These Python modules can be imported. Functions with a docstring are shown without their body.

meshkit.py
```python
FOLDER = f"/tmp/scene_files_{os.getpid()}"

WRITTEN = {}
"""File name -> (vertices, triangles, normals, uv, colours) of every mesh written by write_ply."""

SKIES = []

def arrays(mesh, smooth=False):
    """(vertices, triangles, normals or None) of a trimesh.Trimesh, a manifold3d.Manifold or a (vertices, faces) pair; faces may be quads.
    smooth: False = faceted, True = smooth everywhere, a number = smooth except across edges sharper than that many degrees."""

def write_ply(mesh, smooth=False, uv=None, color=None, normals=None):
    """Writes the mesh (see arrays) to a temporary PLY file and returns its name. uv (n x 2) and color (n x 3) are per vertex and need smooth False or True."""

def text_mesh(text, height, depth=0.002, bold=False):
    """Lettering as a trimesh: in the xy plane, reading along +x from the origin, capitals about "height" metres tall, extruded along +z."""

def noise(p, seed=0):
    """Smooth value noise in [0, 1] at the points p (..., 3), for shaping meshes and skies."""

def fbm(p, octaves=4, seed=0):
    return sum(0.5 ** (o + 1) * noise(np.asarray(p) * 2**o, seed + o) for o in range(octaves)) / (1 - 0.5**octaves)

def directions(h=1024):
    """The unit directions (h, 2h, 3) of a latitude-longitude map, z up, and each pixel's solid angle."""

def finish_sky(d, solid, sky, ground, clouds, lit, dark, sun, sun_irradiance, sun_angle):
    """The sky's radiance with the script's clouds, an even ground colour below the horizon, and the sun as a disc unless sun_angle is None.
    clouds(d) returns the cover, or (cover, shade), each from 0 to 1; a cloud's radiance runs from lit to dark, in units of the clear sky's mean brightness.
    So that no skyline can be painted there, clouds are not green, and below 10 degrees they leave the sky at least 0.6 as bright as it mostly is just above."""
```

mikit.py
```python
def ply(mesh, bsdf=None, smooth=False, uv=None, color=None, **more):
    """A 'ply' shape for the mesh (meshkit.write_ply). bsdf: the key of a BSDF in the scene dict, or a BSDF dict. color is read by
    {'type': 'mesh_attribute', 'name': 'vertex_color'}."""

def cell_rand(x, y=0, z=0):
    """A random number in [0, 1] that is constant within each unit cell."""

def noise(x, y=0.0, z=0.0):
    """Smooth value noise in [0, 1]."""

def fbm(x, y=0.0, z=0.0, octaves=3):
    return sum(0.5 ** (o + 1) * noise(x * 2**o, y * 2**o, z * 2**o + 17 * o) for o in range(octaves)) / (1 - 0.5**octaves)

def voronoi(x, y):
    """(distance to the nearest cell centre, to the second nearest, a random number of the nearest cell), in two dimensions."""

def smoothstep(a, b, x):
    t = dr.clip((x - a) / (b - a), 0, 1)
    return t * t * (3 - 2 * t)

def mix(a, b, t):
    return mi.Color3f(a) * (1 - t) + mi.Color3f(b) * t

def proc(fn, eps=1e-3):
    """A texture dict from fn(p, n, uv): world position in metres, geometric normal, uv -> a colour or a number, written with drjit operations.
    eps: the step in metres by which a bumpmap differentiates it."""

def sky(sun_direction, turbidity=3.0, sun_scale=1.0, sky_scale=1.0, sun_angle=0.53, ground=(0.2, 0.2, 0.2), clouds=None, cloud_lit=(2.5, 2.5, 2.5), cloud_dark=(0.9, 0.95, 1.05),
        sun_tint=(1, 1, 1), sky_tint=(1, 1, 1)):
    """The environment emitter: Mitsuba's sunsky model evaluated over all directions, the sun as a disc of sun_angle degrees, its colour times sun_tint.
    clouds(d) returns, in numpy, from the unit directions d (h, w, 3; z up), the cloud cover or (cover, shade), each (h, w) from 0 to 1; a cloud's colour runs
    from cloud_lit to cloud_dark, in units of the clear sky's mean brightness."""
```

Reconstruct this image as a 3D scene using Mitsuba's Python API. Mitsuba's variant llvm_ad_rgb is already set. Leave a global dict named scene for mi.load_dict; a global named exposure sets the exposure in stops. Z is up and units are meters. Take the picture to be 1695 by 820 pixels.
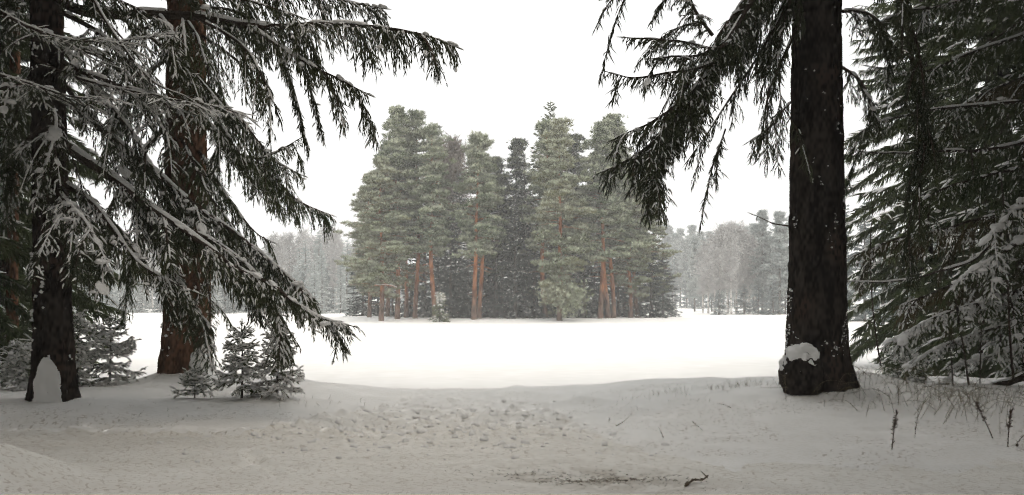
import math
import numpy as np, trimesh, drjit as dr, mitsuba as mi
import mikit, meshkit
from mikit import noise as tnoise, fbm as tfbm, smoothstep as tss, mix as tmix

T = mi.ScalarTransform4f
scene, labels = {}, {}

# ------------------------------------------------------------------ camera, sky, exposure, haze
FPX, HORIZON, CAM_Z = 1529.0, 498.0, 1.5            # focal length and horizon in pixels of the 1695 x 820 photograph
scene['camera'] = {'type': 'perspective', 'fov': 58.0, 'fov_axis': 'x', 'near_clip': 0.1, 'far_clip': 2000.0,
                   'to_world': T().look_at(origin=[0, 0, CAM_Z], target=[0, 10, CAM_Z], up=[0, 0, 1]),
                   'principal_point_offset_y': -(HORIZON - 410.0) / 820.0,
                   'medium': {'type': 'ref', 'id': 'haze_air'}}


def overcast(d):
    z = np.clip(d[..., 2], 0, 1)
    n = meshkit.fbm(d * np.array([2.2, 2.2, 5.0]) + 3.1, 3)
    shade = np.clip(0.70 - 0.50 * z * z * (3 - 2 * z) + 0.22 * (n - 0.5), 0, 1)          # the overcast sky brightens towards the zenith
    return np.ones_like(z), shade


scene['sky'] = mikit.sky((0.25, -0.30, 0.92), turbidity=3, sun_scale=0.10, sun_angle=40, ground=(0.75, 0.75, 0.75),
                         clouds=overcast, cloud_lit=(2.5, 2.5, 2.46), cloud_dark=(1.0, 1.0, 0.985))
exposure = 2.4
labels['sky'] = {'kind': 'structure'}
scene['haze_air'] = {'type': 'homogeneous', 'albedo': 0.95, 'sigma_t': 0.0016}


# ------------------------------------------------------------------ helpers
def rs(seed):
    return np.random.default_rng(seed)


def at(px, py, d):
    """World point seen at pixel (px, py) of the photograph, d metres away."""
    return np.array([(px - 847.5) / FPX * d, d, CAM_Z - (py - HORIZON) / FPX * d])


def sst(a, b, x):
    t = np.clip((np.asarray(x, float) - a) / (b - a), 0, 1)
    return t * t * (3 - 2 * t)


def cat(meshes):
    vs, fs, n = [], [], 0
    for v, f in meshes:
        if len(v):
            vs.append(v), fs.append(f + n)
            n += len(v)
    return (np.vstack(vs), np.vstack(fs)) if vs else (np.zeros((0, 3)), np.zeros((0, 3), int))


def unit(a):
    return a / (np.linalg.norm(a, axis=-1, keepdims=True) + 1e-12)


def frame(t):
    a = np.where(np.abs(t[..., 2:]) < 0.9, [0, 0, 1.0], [1.0, 0, 0])
    u = unit(np.cross(t, a))
    return u, np.cross(t, u)


def spline(ctrl, step):
    c = np.asarray(ctrl, float)
    c = np.vstack([2 * c[0] - c[1], c, 2 * c[-1] - c[-2]])
    out = []
    for i in range(1, len(c) - 2):
        n = max(2, int(np.linalg.norm(c[i + 1] - c[i]) / step))
        t = np.linspace(0, 1, n, endpoint=False)[:, None]
        out.append(0.5 * (2 * c[i] + (c[i + 1] - c[i - 1]) * t + (2 * c[i - 1] - 5 * c[i] + 4 * c[i + 1] - c[i + 2]) * t**2
                          + (3 * c[i] - c[i - 1] - 3 * c[i + 1] + c[i + 2]) * t**3))
    return np.vstack(out + [c[-2:-1]])


def tube(p, r, sides=6):
    p = np.asarray(p, float)
    r = np.broadcast_to(np.asarray(r, float), (len(p),))
    t = unit(np.gradient(p, axis=0))
    u, v = frame(t)
    a = np.arange(sides) * 2 * np.pi / sides
    V = p[:, None] + r[:, None, None] * (np.cos(a)[None, :, None] * u[:, None] + np.sin(a)[None, :, None] * v[:, None])
    i, j = np.meshgrid(np.arange(len(p) - 1), np.arange(sides), indexing='ij')
    j2 = (j + 1) % sides
    q = np.stack([i * sides + j, (i + 1) * sides + j, (i + 1) * sides + j2, i * sides + j2], -1).reshape(-1, 4)
    f = np.vstack([q[:, [0, 2, 1]], q[:, [0, 3, 2]]])
    n = len(p) * sides
    cap = np.vstack([np.stack([np.full(sides, n), np.arange(sides), (np.arange(sides) + 1) % sides], 1),
                     np.stack([np.full(sides, n + 1), n - sides + (np.arange(sides) + 1) % sides, n - sides + np.arange(sides)], 1)])
    return np.vstack([V.reshape(-1, 3), p[:1], p[-1:]]), np.vstack([f, cap])


def twig_mesh(p0, p1, r, needles, g):
    """Needled twigs: a three-sided spindle each, bristling with single needle blades."""
    n = len(p0)
    if not n:
        return np.zeros((0, 3)), np.zeros((0, 3), int)
    d = p1 - p0
    L = np.linalg.norm(d, axis=1, keepdims=True)
    t = d / (L + 1e-9)
    u, v = frame(t)
    r = np.broadcast_to(np.asarray(r, float).reshape(-1, 1), (n, 1))
    ph = g.uniform(0, 6.28, (n, 1))
    ring = [np.cos(ph + k * 2.0944) * u + np.sin(ph + k * 2.0944) * v for k in range(3)]
    w = g.uniform(0.75, 1.15, (n, 3))
    V = [p0 + ring[k] * r * 0.55 for k in range(3)] + [p0 + d * 0.4 + ring[k] * r * w[:, k:k + 1] * 0.8 for k in range(3)] + [p1]
    V = np.stack(V, 1)
    F = np.array([[0, 4, 3], [0, 1, 4], [1, 5, 4], [1, 2, 5], [2, 3, 5], [2, 0, 3], [3, 4, 6], [4, 5, 6], [5, 3, 6]])
    out = [(V.reshape(-1, 3), (F[None] + 7 * np.arange(n)[:, None, None]).reshape(-1, 3))]
    if needles:
        k = needles
        s = (np.arange(k)[None] + g.uniform(0.1, 0.95, (n, k))) / k
        a = g.uniform(0, 6.28, (n, k))
        rad = np.cos(a)[..., None] * u[:, None] + np.sin(a)[..., None] * v[:, None]
        b = p0[:, None] + d[:, None] * s[..., None]
        ln = r[:, None] * g.uniform(1.0, 1.7, (n, k, 1))
        tip = b + ln * (0.75 * t[:, None] + 0.75 * rad)
        wd = t[:, None] * ln * 0.2
        W = np.stack([b - wd, b + wd + rad * r[:, None] * 0.2, tip], 2)
        out.append((W.reshape(-1, 3), np.arange(n * k * 3).reshape(-1, 3)))
    return cat(out)


def snow_on(p0, p1, r, g, thick=1.0):
    """A soft ridge of snow lying on each of these twigs."""
    n = len(p0)
    if not n:
        return np.zeros((0, 3)), np.zeros((0, 3), int)
    d = p1 - p0
    t = unit(d)
    side = unit(np.cross(t, [0, 0, 1.0]))
    up = np.cross(side, t)
    r = np.broadcast_to(np.asarray(r, float).reshape(-1, 1), (n, 1)) * g.uniform(0.7, 1.3, (n, 1)) * thick
    c0, c1 = p0 + up * r * 0.5, p1 + up * r * 0.3
    V = [c0 - t * r * 0.4]
    for s, w in ((0.25, 1.0), (0.7, 0.85)):
        m = c0 + (c1 - c0) * s
        V += [m + side * r * w * 1.05, m + up * r * w * 1.15 + side * r * 0.2, m - side * r * w * 1.05, m - up * r * 0.35]
    V.append(c1 + t * r * 0.2)
    F = []
    for k in range(4):
        k2 = (k + 1) % 4
        F += [[0, 1 + k, 1 + k2], [1 + k, 5 + k, 5 + k2], [1 + k, 5 + k2, 1 + k2], [5 + k, 9, 5 + k2]]
    F = np.array(F)[:, ::-1]
    V = np.stack(V, 1)
    return V.reshape(-1, 3), (F[None] + 10 * np.arange(n)[:, None, None]).reshape(-1, 3)


ICO = [trimesh.creation.icosphere(subdivisions=k) for k in range(4)]


def blobs(c, size, g, sub=2, flat=0.6, rough=0.35, tilt=None):
    """Lumpy clumps of snow of these half widths."""
    m = ICO[sub]
    c = np.asarray(c, float).reshape(-1, 3)
    s = np.broadcast_to(np.asarray(size, float), (len(c),))
    out = []
    base = np.array(m.vertices)
    for k in range(len(c)):
        v = base * (1 + rough * (meshkit.fbm(base * 1.7 + g.uniform(0, 90, 3), 2)[:, None] - 0.5) * 2)
        v = v * np.array([g.uniform(0.8, 1.25), g.uniform(0.8, 1.25), flat * g.uniform(0.8, 1.2)])
        v[:, 2] = np.where(v[:, 2] < 0, v[:, 2] * 0.5, v[:, 2])
        a = g.uniform(0, 6.28)
        v[:, :2] = v[:, :2] @ np.array([[math.cos(a), -math.sin(a)], [math.sin(a), math.cos(a)]])
        if tilt is not None:
            v[:, 2] += v[:, 0] * tilt[k][0] + v[:, 1] * tilt[k][1]
        out.append((v * s[k] + c[k], np.array(m.faces)))
    return cat(out)


def put(key, mesh, bsdf, smooth=False, label=None, category=None, group=None, kind=None, **more):
    scene[key] = mikit.ply(mesh, bsdf, smooth, **more)
    tag(key, label, category, group, kind)


def tag(key, label=None, category=None, group=None, kind=None):
    if key.endswith('__snow_cover'):
        kind = 'stuff'                                  # broken snow on boughs, past counting
    e = {k: v for k, v in dict(label=label, category=category, group=group, kind=kind).items() if v}
    if e:
        labels[key] = e


_count = {}


def numbered(name):
    n = _count.get(name, 0)
    _count[name] = n + 1
    return name if n == 0 else f'{name}_{n:03d}'


# ------------------------------------------------------------------ materials
def diffuse(fn):
    return {'type': 'twosided', 'bsdf': {'type': 'diffuse', 'reflectance': mikit.proc(fn)}}


def plain(r, g, b):
    return {'type': 'twosided', 'bsdf': {'type': 'diffuse', 'reflectance': {'type': 'rgb', 'value': [r, g, b]}}}


def needle_fn(a, b, c, s=1.6):
    def fn(p, n, uv):
        k = tfbm(p.x * s, p.y * s, p.z * s, 2)
        m = tnoise(p.x * 23, p.y * 23, p.z * 23)
        return tmix(tmix(a, b, tss(0.3, 0.7, k)), c, tss(0.62, 0.95, m) * 0.8)
    return fn


scene['needle_dark'] = diffuse(needle_fn((0.038, 0.046, 0.028), (0.066, 0.076, 0.042), (0.095, 0.080, 0.048)))
scene['needle_green'] = diffuse(needle_fn((0.046, 0.062, 0.030), (0.082, 0.100, 0.046), (0.105, 0.095, 0.055)))
scene['needle_brown'] = diffuse(needle_fn((0.062, 0.058, 0.032), (0.110, 0.088, 0.048), (0.078, 0.085, 0.046)))


def frosted(a, b, frost, amount):
    """Needles with hoar frost and snow lying on what faces up."""
    def fn(p, n, uv):
        k = tfbm(p.x * 0.35, p.y * 0.35, p.z * 0.5, 2)
        m = tnoise(p.x * 3.1, p.y * 3.1, p.z * 4.3)
        base = tmix(a, b, tss(0.3, 0.7, k))
        return tmix(base, frost, tss(0.25, 0.95, 0.6 * m + 0.4 * dr.abs(n.z)) * amount)
    return fn


scene['frosted_tuft'] = diffuse(frosted((0.31, 0.345, 0.235), (0.42, 0.44, 0.325), (0.64, 0.66, 0.59), 0.5))
scene['pine_needle'] = diffuse(frosted((0.070, 0.094, 0.048), (0.130, 0.148, 0.080), (0.40, 0.43, 0.34), 0.45))
scene['pine_needle_warm'] = diffuse(frosted((0.085, 0.098, 0.044), (0.150, 0.148, 0.074), (0.40, 0.41, 0.31), 0.45))
scene['island_spruce_needle'] = diffuse(frosted((0.016, 0.025, 0.021), (0.030, 0.042, 0.033), (0.25, 0.28, 0.29), 0.10))
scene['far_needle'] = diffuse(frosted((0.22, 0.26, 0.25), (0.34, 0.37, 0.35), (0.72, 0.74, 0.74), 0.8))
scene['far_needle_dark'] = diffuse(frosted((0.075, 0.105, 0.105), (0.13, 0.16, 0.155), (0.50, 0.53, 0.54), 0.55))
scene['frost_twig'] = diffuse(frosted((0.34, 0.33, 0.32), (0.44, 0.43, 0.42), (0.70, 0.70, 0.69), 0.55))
scene['bare_twig'] = diffuse(frosted((0.14, 0.11, 0.085), (0.20, 0.16, 0.13), (0.45, 0.42, 0.40), 0.5))


def bark_fn(dark, light, red, s=1.0):
    def fn(p, n, uv):
        k = tfbm(p.x * 9 * s, p.y * 9 * s, p.z * 2.2 * s, 3)
        m = tnoise(p.x * 34 * s, p.y * 34 * s, p.z * 14 * s)
        q = tfbm(p.x * 2.3 * s + 7, p.y * 2.3 * s, p.z * 1.4 * s, 2)
        c = tmix(dark, light, tss(0.3, 0.75, 0.6 * k + 0.4 * m))
        return tmix(c, red, tss(0.55, 0.8, q) * tss(0.35, 0.6, m) * 0.8)
    return fn


scene['bark_dark'] = diffuse(bark_fn((0.008, 0.0065, 0.0055), (0.046, 0.038, 0.032), (0.062, 0.038, 0.028)))
scene['bark_brown'] = diffuse(bark_fn((0.042, 0.022, 0.013), (0.170, 0.090, 0.055), (0.215, 0.095, 0.050)))
scene['branch_bark'] = diffuse(bark_fn((0.030, 0.024, 0.019), (0.085, 0.068, 0.055), (0.09, 0.06, 0.045), 2.5))


def pine_bark(p, n, uv):
    k = tfbm(p.x * 4, p.y * 4, p.z * 1.5, 3)
    c = tmix((0.17, 0.062, 0.024), (0.37, 0.150, 0.062), tss(0.3, 0.7, k))
    low = tmix((0.085, 0.060, 0.048), (0.19, 0.125, 0.095), tss(0.3, 0.7, k))
    return tmix(low, c, tss(1.0, 5.0, p.z + 1.5 * k))


scene['pine_bark'] = diffuse(pine_bark)
scene['grey_bark'] = diffuse(bark_fn((0.055, 0.048, 0.042), (0.13, 0.115, 0.10), (0.16, 0.12, 0.09), 0.5))


def birch_bark(p, n, uv):
    b = tss(0.62, 0.72, tnoise(p.x * 3, p.y * 3, p.z * 7))
    return tmix((0.62, 0.60, 0.57), (0.12, 0.11, 0.10), b)


scene['birch_bark'] = diffuse(birch_bark)


def snow_fn(p, n, uv):
    k = tfbm(p.x * 6, p.y * 6, p.z * 6, 3)
    return tmix((0.80, 0.795, 0.775), (0.88, 0.88, 0.87), k)


def lump_bump(p, n, uv):
    return 0.012 * tfbm(p.x * 17, p.y * 17, p.z * 17, 3)


scene['snow'] = {'type': 'twosided', 'bsdf': {'type': 'bumpmap', 'arbitrary': mikit.proc(lump_bump, 3e-3), 'scale': 1.0, 'bsdf': {'type': 'diffuse', 'reflectance': mikit.proc(snow_fn)}}}
scene['twig_snow'] = diffuse(snow_fn)


def ground_fn(p, n, uv):
    near = 1 - tss(14.5, 17.5, p.y)
    k = tfbm(p.x * 2.1, p.y * 2.1, 0, 3)
    fine = tfbm(p.x * 38, p.y * 38, 0, 2)
    c = tmix((0.80, 0.79, 0.765), (0.875, 0.87, 0.855), k)
    speck = tss(0.74, 0.82, tnoise(p.x * 55, p.y * 40, 3)) * tss(0.42, 0.6, tfbm(p.x * 1.3 + 5, p.y * 1.3, 0, 2)) * near
    c = tmix(c, (0.30, 0.25, 0.19), speck * 0.55)
    return tmix(c, (0.68, 0.66, 0.61), tss(0.45, 0.7, fine) * 0.25 * near)


def road_fn(p, n, uv):
    k = tfbm(p.x * 1.7, p.y * 2.6, 0, 3)
    fine = tfbm(p.x * 30, p.y * 34, 2, 2)
    c = tmix((0.757, 0.737, 0.692), (0.842, 0.828, 0.79), k)
    c = tmix(c, tmix((0.80, 0.79, 0.765), (0.875, 0.87, 0.855), k), tss(10.2, 12.6, p.y + 1.2 * tnoise(p.x * 0.9, p.y * 0.9, 4) - 0.6))
    c = tmix(c, (0.60, 0.56, 0.50), tss(0.50, 0.80, fine) * 0.40 * (1 - 0.6 * tss(10.5, 12.5, p.y)))
    e = dr.exp(-dr.square((p.x - 0.55 + 0.42 * (p.y - 8.2)) / 0.8) - dr.square((p.y - 8.0 + 0.28 * p.x) / 0.5))
    worn = e * tss(0.35, 0.62, tfbm(p.x * 7, p.y * 11, 0, 3))
    c = tmix(c, (0.30, 0.25, 0.19), worn * 0.45)
    speck = tss(0.74, 0.83, tnoise(p.x * 48, p.y * 52, 9))
    return tmix(c, (0.34, 0.28, 0.22), speck * 0.4)


def snow_bump(p, n, uv):
    fade = 1 - tss(16, 30, p.y)
    return (0.006 * tfbm(p.x * 11, p.y * 13, 0, 3) + 0.003 * tfbm(p.x * 47, p.y * 47, 0, 2)) * fade


def road_bump(p, n, uv):
    return 0.007 * tfbm(p.x * 9, p.y * 12, 0, 3) + 0.005 * tfbm(p.x * 33, p.y * 41, 0, 3)


scene['ground_snow'] = {'type': 'twosided', 'bsdf': {'type': 'bumpmap', 'arbitrary': mikit.proc(snow_bump, 4e-3), 'scale': 1.0,
                        'bsdf': {'type': 'diffuse', 'reflectance': mikit.proc(ground_fn)}}}
scene['road_snow'] = {'type': 'twosided', 'bsdf': {'type': 'bumpmap', 'arbitrary': mikit.proc(road_bump, 4e-3), 'scale': 1.0,
                      'bsdf': {'type': 'diffuse', 'reflectance': mikit.proc(road_fn)}}}
scene['litter_brown'] = plain(0.11, 0.085, 0.06)
scene['weed_brown'] = plain(0.085, 0.060, 0.042)
scene['dry_grass_straw'] = plain(0.17, 0.14, 0.085)

# ------------------------------------------------------------------ the ground
TREE_B, TREE_A, TREE_C = (-5.86, 11.8), (-5.70, 16.2), (4.17, 12.7)
BUMPS = [(-5.86, 11.8, 0.12, 1.0, 0.8), (-5.70, 16.2, 0.27, 0.70, 0.6), (-6.9, 11.5, 0.10, 0.7, 0.5), (-4.6, 12.0, 0.07, 0.9, 0.6), (4.17, 12.75, 0.13, 1.1, 0.8), (5.05, 13.3, 0.20, 0.6, 0.5),
         (-4.25, 7.4, 0.36, 0.55, 0.7), (0.98, 13.2, 0.09, 0.32, 0.25), (6.5, 13.2, 0.05, 1.6, 1.0), (-3.6, 13.2, 0.03, 1.2, 1.0)]


def edge_left(x):
    return np.interp(x, [-9, -5.9, -4.4, -3.0, -2.3, -1.7, -1.3], [10.9, 10.65, 10.4, 10.35, 11.6, 13.6, 17.5])


def edge_right(x):
    return np.interp(x, [-0.4, 0.2, 0.5, 0.9, 1.4, 1.94, 3.3, 4.85, 9], [17.5, 14.6, 13.2, 10.4, 9.1, 8.5, 8.35, 8.6, 9.2])


def ground_z(x, y, fine=True):
    x, y = np.asarray(x, float), np.asarray(y, float)
    p2 = np.stack([x, y, x * 0], -1)
    wob = 0.5 * (meshkit.fbm(p2 * 1.1 + 4, 2) - 0.5)
    dl, dr_ = y + wob - edge_left(x), y + wob - edge_right(x)
    ml, mr = sst(0, 0.45, dl), sst(0, 0.7, dr_)
    z = ml * (0.10 + 0.03 * sst(0.5, 3, dl) - 0.05 * sst(12.8, 15.5, y)) * sst(-1.6, -4.0, x) + mr * (0.07 + 0.15 * sst(0.4, 4.5, dr_)) * (0.15 + 0.85 * sst(0.6, 3.4, x))
    lump = meshkit.fbm(p2 * 6.5, 3)
    z = z + 0.07 * np.exp(-(dl / 0.2) ** 2) * sst(0.3, 0.75, lump) * (x < -1)
    for bx, by, h, sx, sy in BUMPS:
        z = z + h * np.exp(-((x - bx) / sx) ** 2 - ((y - by) / sy) ** 2)
    z = z + 0.10 * (meshkit.fbm(p2 * 0.55 + 9, 3) - 0.5) * (ml + mr * 0.8) + 0.05 * (meshkit.fbm(p2 * 1.9 + 2, 2) - 0.5)
    if fine:
        on_road = (1 - ml) * (1 - mr) * (y < 18)
        dist = sst(9.6, 10.8, y - 0.15 * x) * (1 - sst(13.3, 15, y)) * on_road * sst(-3.4, -2.2, x)
        dist = np.maximum(dist, 0.22 * (1 - sst(11, 15, y)) * on_road)
        dist = np.maximum(dist, 0.25 * mr * (1 - sst(1.0, 2.2, dr_)))
        z = z + dist * (0.12 * (meshkit.fbm(p2 * 3.0 + 8, 2) - 0.5) + 0.11 * (lump - 0.5) + 0.075 * (meshkit.fbm(p2 * 14 + 40, 3) - 0.5))
        # old ski and wheel tracks running along the road
        for off, wd, dp in ((8.95, 0.13, 0.020), (9.75, 0.13, 0.018), (7.75, 0.16, 0.020)):
            q = y - off - 0.10 * x - 0.15 * np.sin(x * 0.7) - 0.10 * (meshkit.fbm(p2 * 1.4 + off, 2) - 0.5)
            z = z - on_road * dp * np.exp(-(q / wd) ** 2) + on_road * 0.010 * np.exp(-((q - 0.2) / 0.09) ** 2)
        for (ax, ay), (bx, by), wd in (((-2.64, 9.25), (-1.95, 7.7), 0.05), (((-2.50, 8.3)), (-2.35, 9.0), 0.045), ((-2.95, 9.1), (-1.6, 8.0), 0.05), ((0.2, 11.5), (2.6, 7.2), 0.07), ((-0.2, 11.3), (1.9, 7.2), 0.07)):
            q = np.clip(((x - ax) * (bx - ax) + (y - ay) * (by - ay)) / ((bx - ax) ** 2 + (by - ay) ** 2), 0, 1)
            dq = np.hypot(x - ax - q * (bx - ax), y - ay - q * (by - ay))
            z = z + on_road * (-0.020 * np.exp(-(dq / wd) ** 2) + 0.009 * np.exp(-((dq - 2 * wd) / wd) ** 2))
        foot = np.maximum(meshkit.noise(p2 * np.array([3.1, 2.4, 1]) + 31) - 0.78, 0)
        z = z - 0.16 * foot * (mr * sst(0.2, 1, dr_) * 0.9 + 0.1) * (y < 15)
    lip = 16.9 - 1.1 * sst(-4.6, -3.0, x) - 0.35 * sst(1.5, 4.5, x) + 0.35 * (meshkit.fbm(p2 * np.array([0.7, 0, 0]) + 3, 2) - 0.5)
    t = sst(0, 1.5, y - lip)
    field = -0.48 + 0.14 * sst(22, 62, y) + 0.05 * (meshkit.fbm(p2 * 0.12, 2) - 0.5)
    isl = np.exp(-np.maximum(np.hypot((x + 0.5) / 19, (y - 91) / 13.5) - 0.9, 0) ** 2 / 0.02)
    field = field + 0.25 * isl + 1.2 * sst(170, 330, np.hypot(x, y))
    return z * (1 - t) + field * t


def build_ground():
    xs = np.concatenate([-np.geomspace(9.6, 420, 46)[::-1], np.arange(-9.55, 9.56, 0.05), np.geomspace(9.6, 420, 46)])
    ys = np.concatenate([-np.geomspace(1, 420, 20)[::-1], np.arange(-0.5, 6.4, 0.7), np.arange(6.6, 13.2, 0.042), np.arange(13.2, 18.6, 0.07), np.geomspace(18.7, 420, 110)])
    X, Y = np.meshgrid(xs, ys)
    Z = ground_z(X, Y)
    v = np.stack([X, Y, Z], -1).reshape(-1, 3)
    nx = len(xs)
    i, j = np.meshgrid(np.arange(len(ys) - 1), np.arange(nx - 1), indexing='ij')
    a = i * nx + j
    q = np.stack([a, a + 1, a + nx + 1, a + nx], -1).reshape(-1, 4)
    f = np.vstack([q[:, [0, 1, 2]], q[:, [0, 2, 3]]])
    c = v[f].mean(1)
    wob = 0.9 * (meshkit.fbm(c * np.array([2.3, 2.3, 0]) + 4, 3) - 0.5)
    road = (c[:, 1] < edge_left(c[:, 0]) + wob) & (c[:, 1] < edge_right(c[:, 0]) + wob) & (c[:, 1] < 15.5) & (c[:, 1] > -20) & (np.abs(c[:, 0]) < 30)
    uv = v[:, :2]
    nrm = meshkit.arrays((v, f), True)[2]
    for key, sel, b in (('ground', ~road, 'ground_snow'), ('path', road, 'road_snow')):
        ids, inv = np.unique(f[sel], return_inverse=True)
        path = meshkit.write_ply((v[ids], inv.reshape(-1, 3)), False, uv[ids], None, normals=nrm[ids])
        scene[key] = {'type': 'ply', 'filename': path, 'face_normals': False, 'bsdf': {'type': 'ref', 'id': b}}
        labels[key] = {'kind': 'structure'}


build_ground()


# ------------------------------------------------------------------ spruce limbs
class Geo:
    """The wood, the needles and the snow of one limb or one crown."""
    def __init__(self):
        self.wood, self.needle, self.snow = [], [], []


DENSE = 0.72


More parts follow.
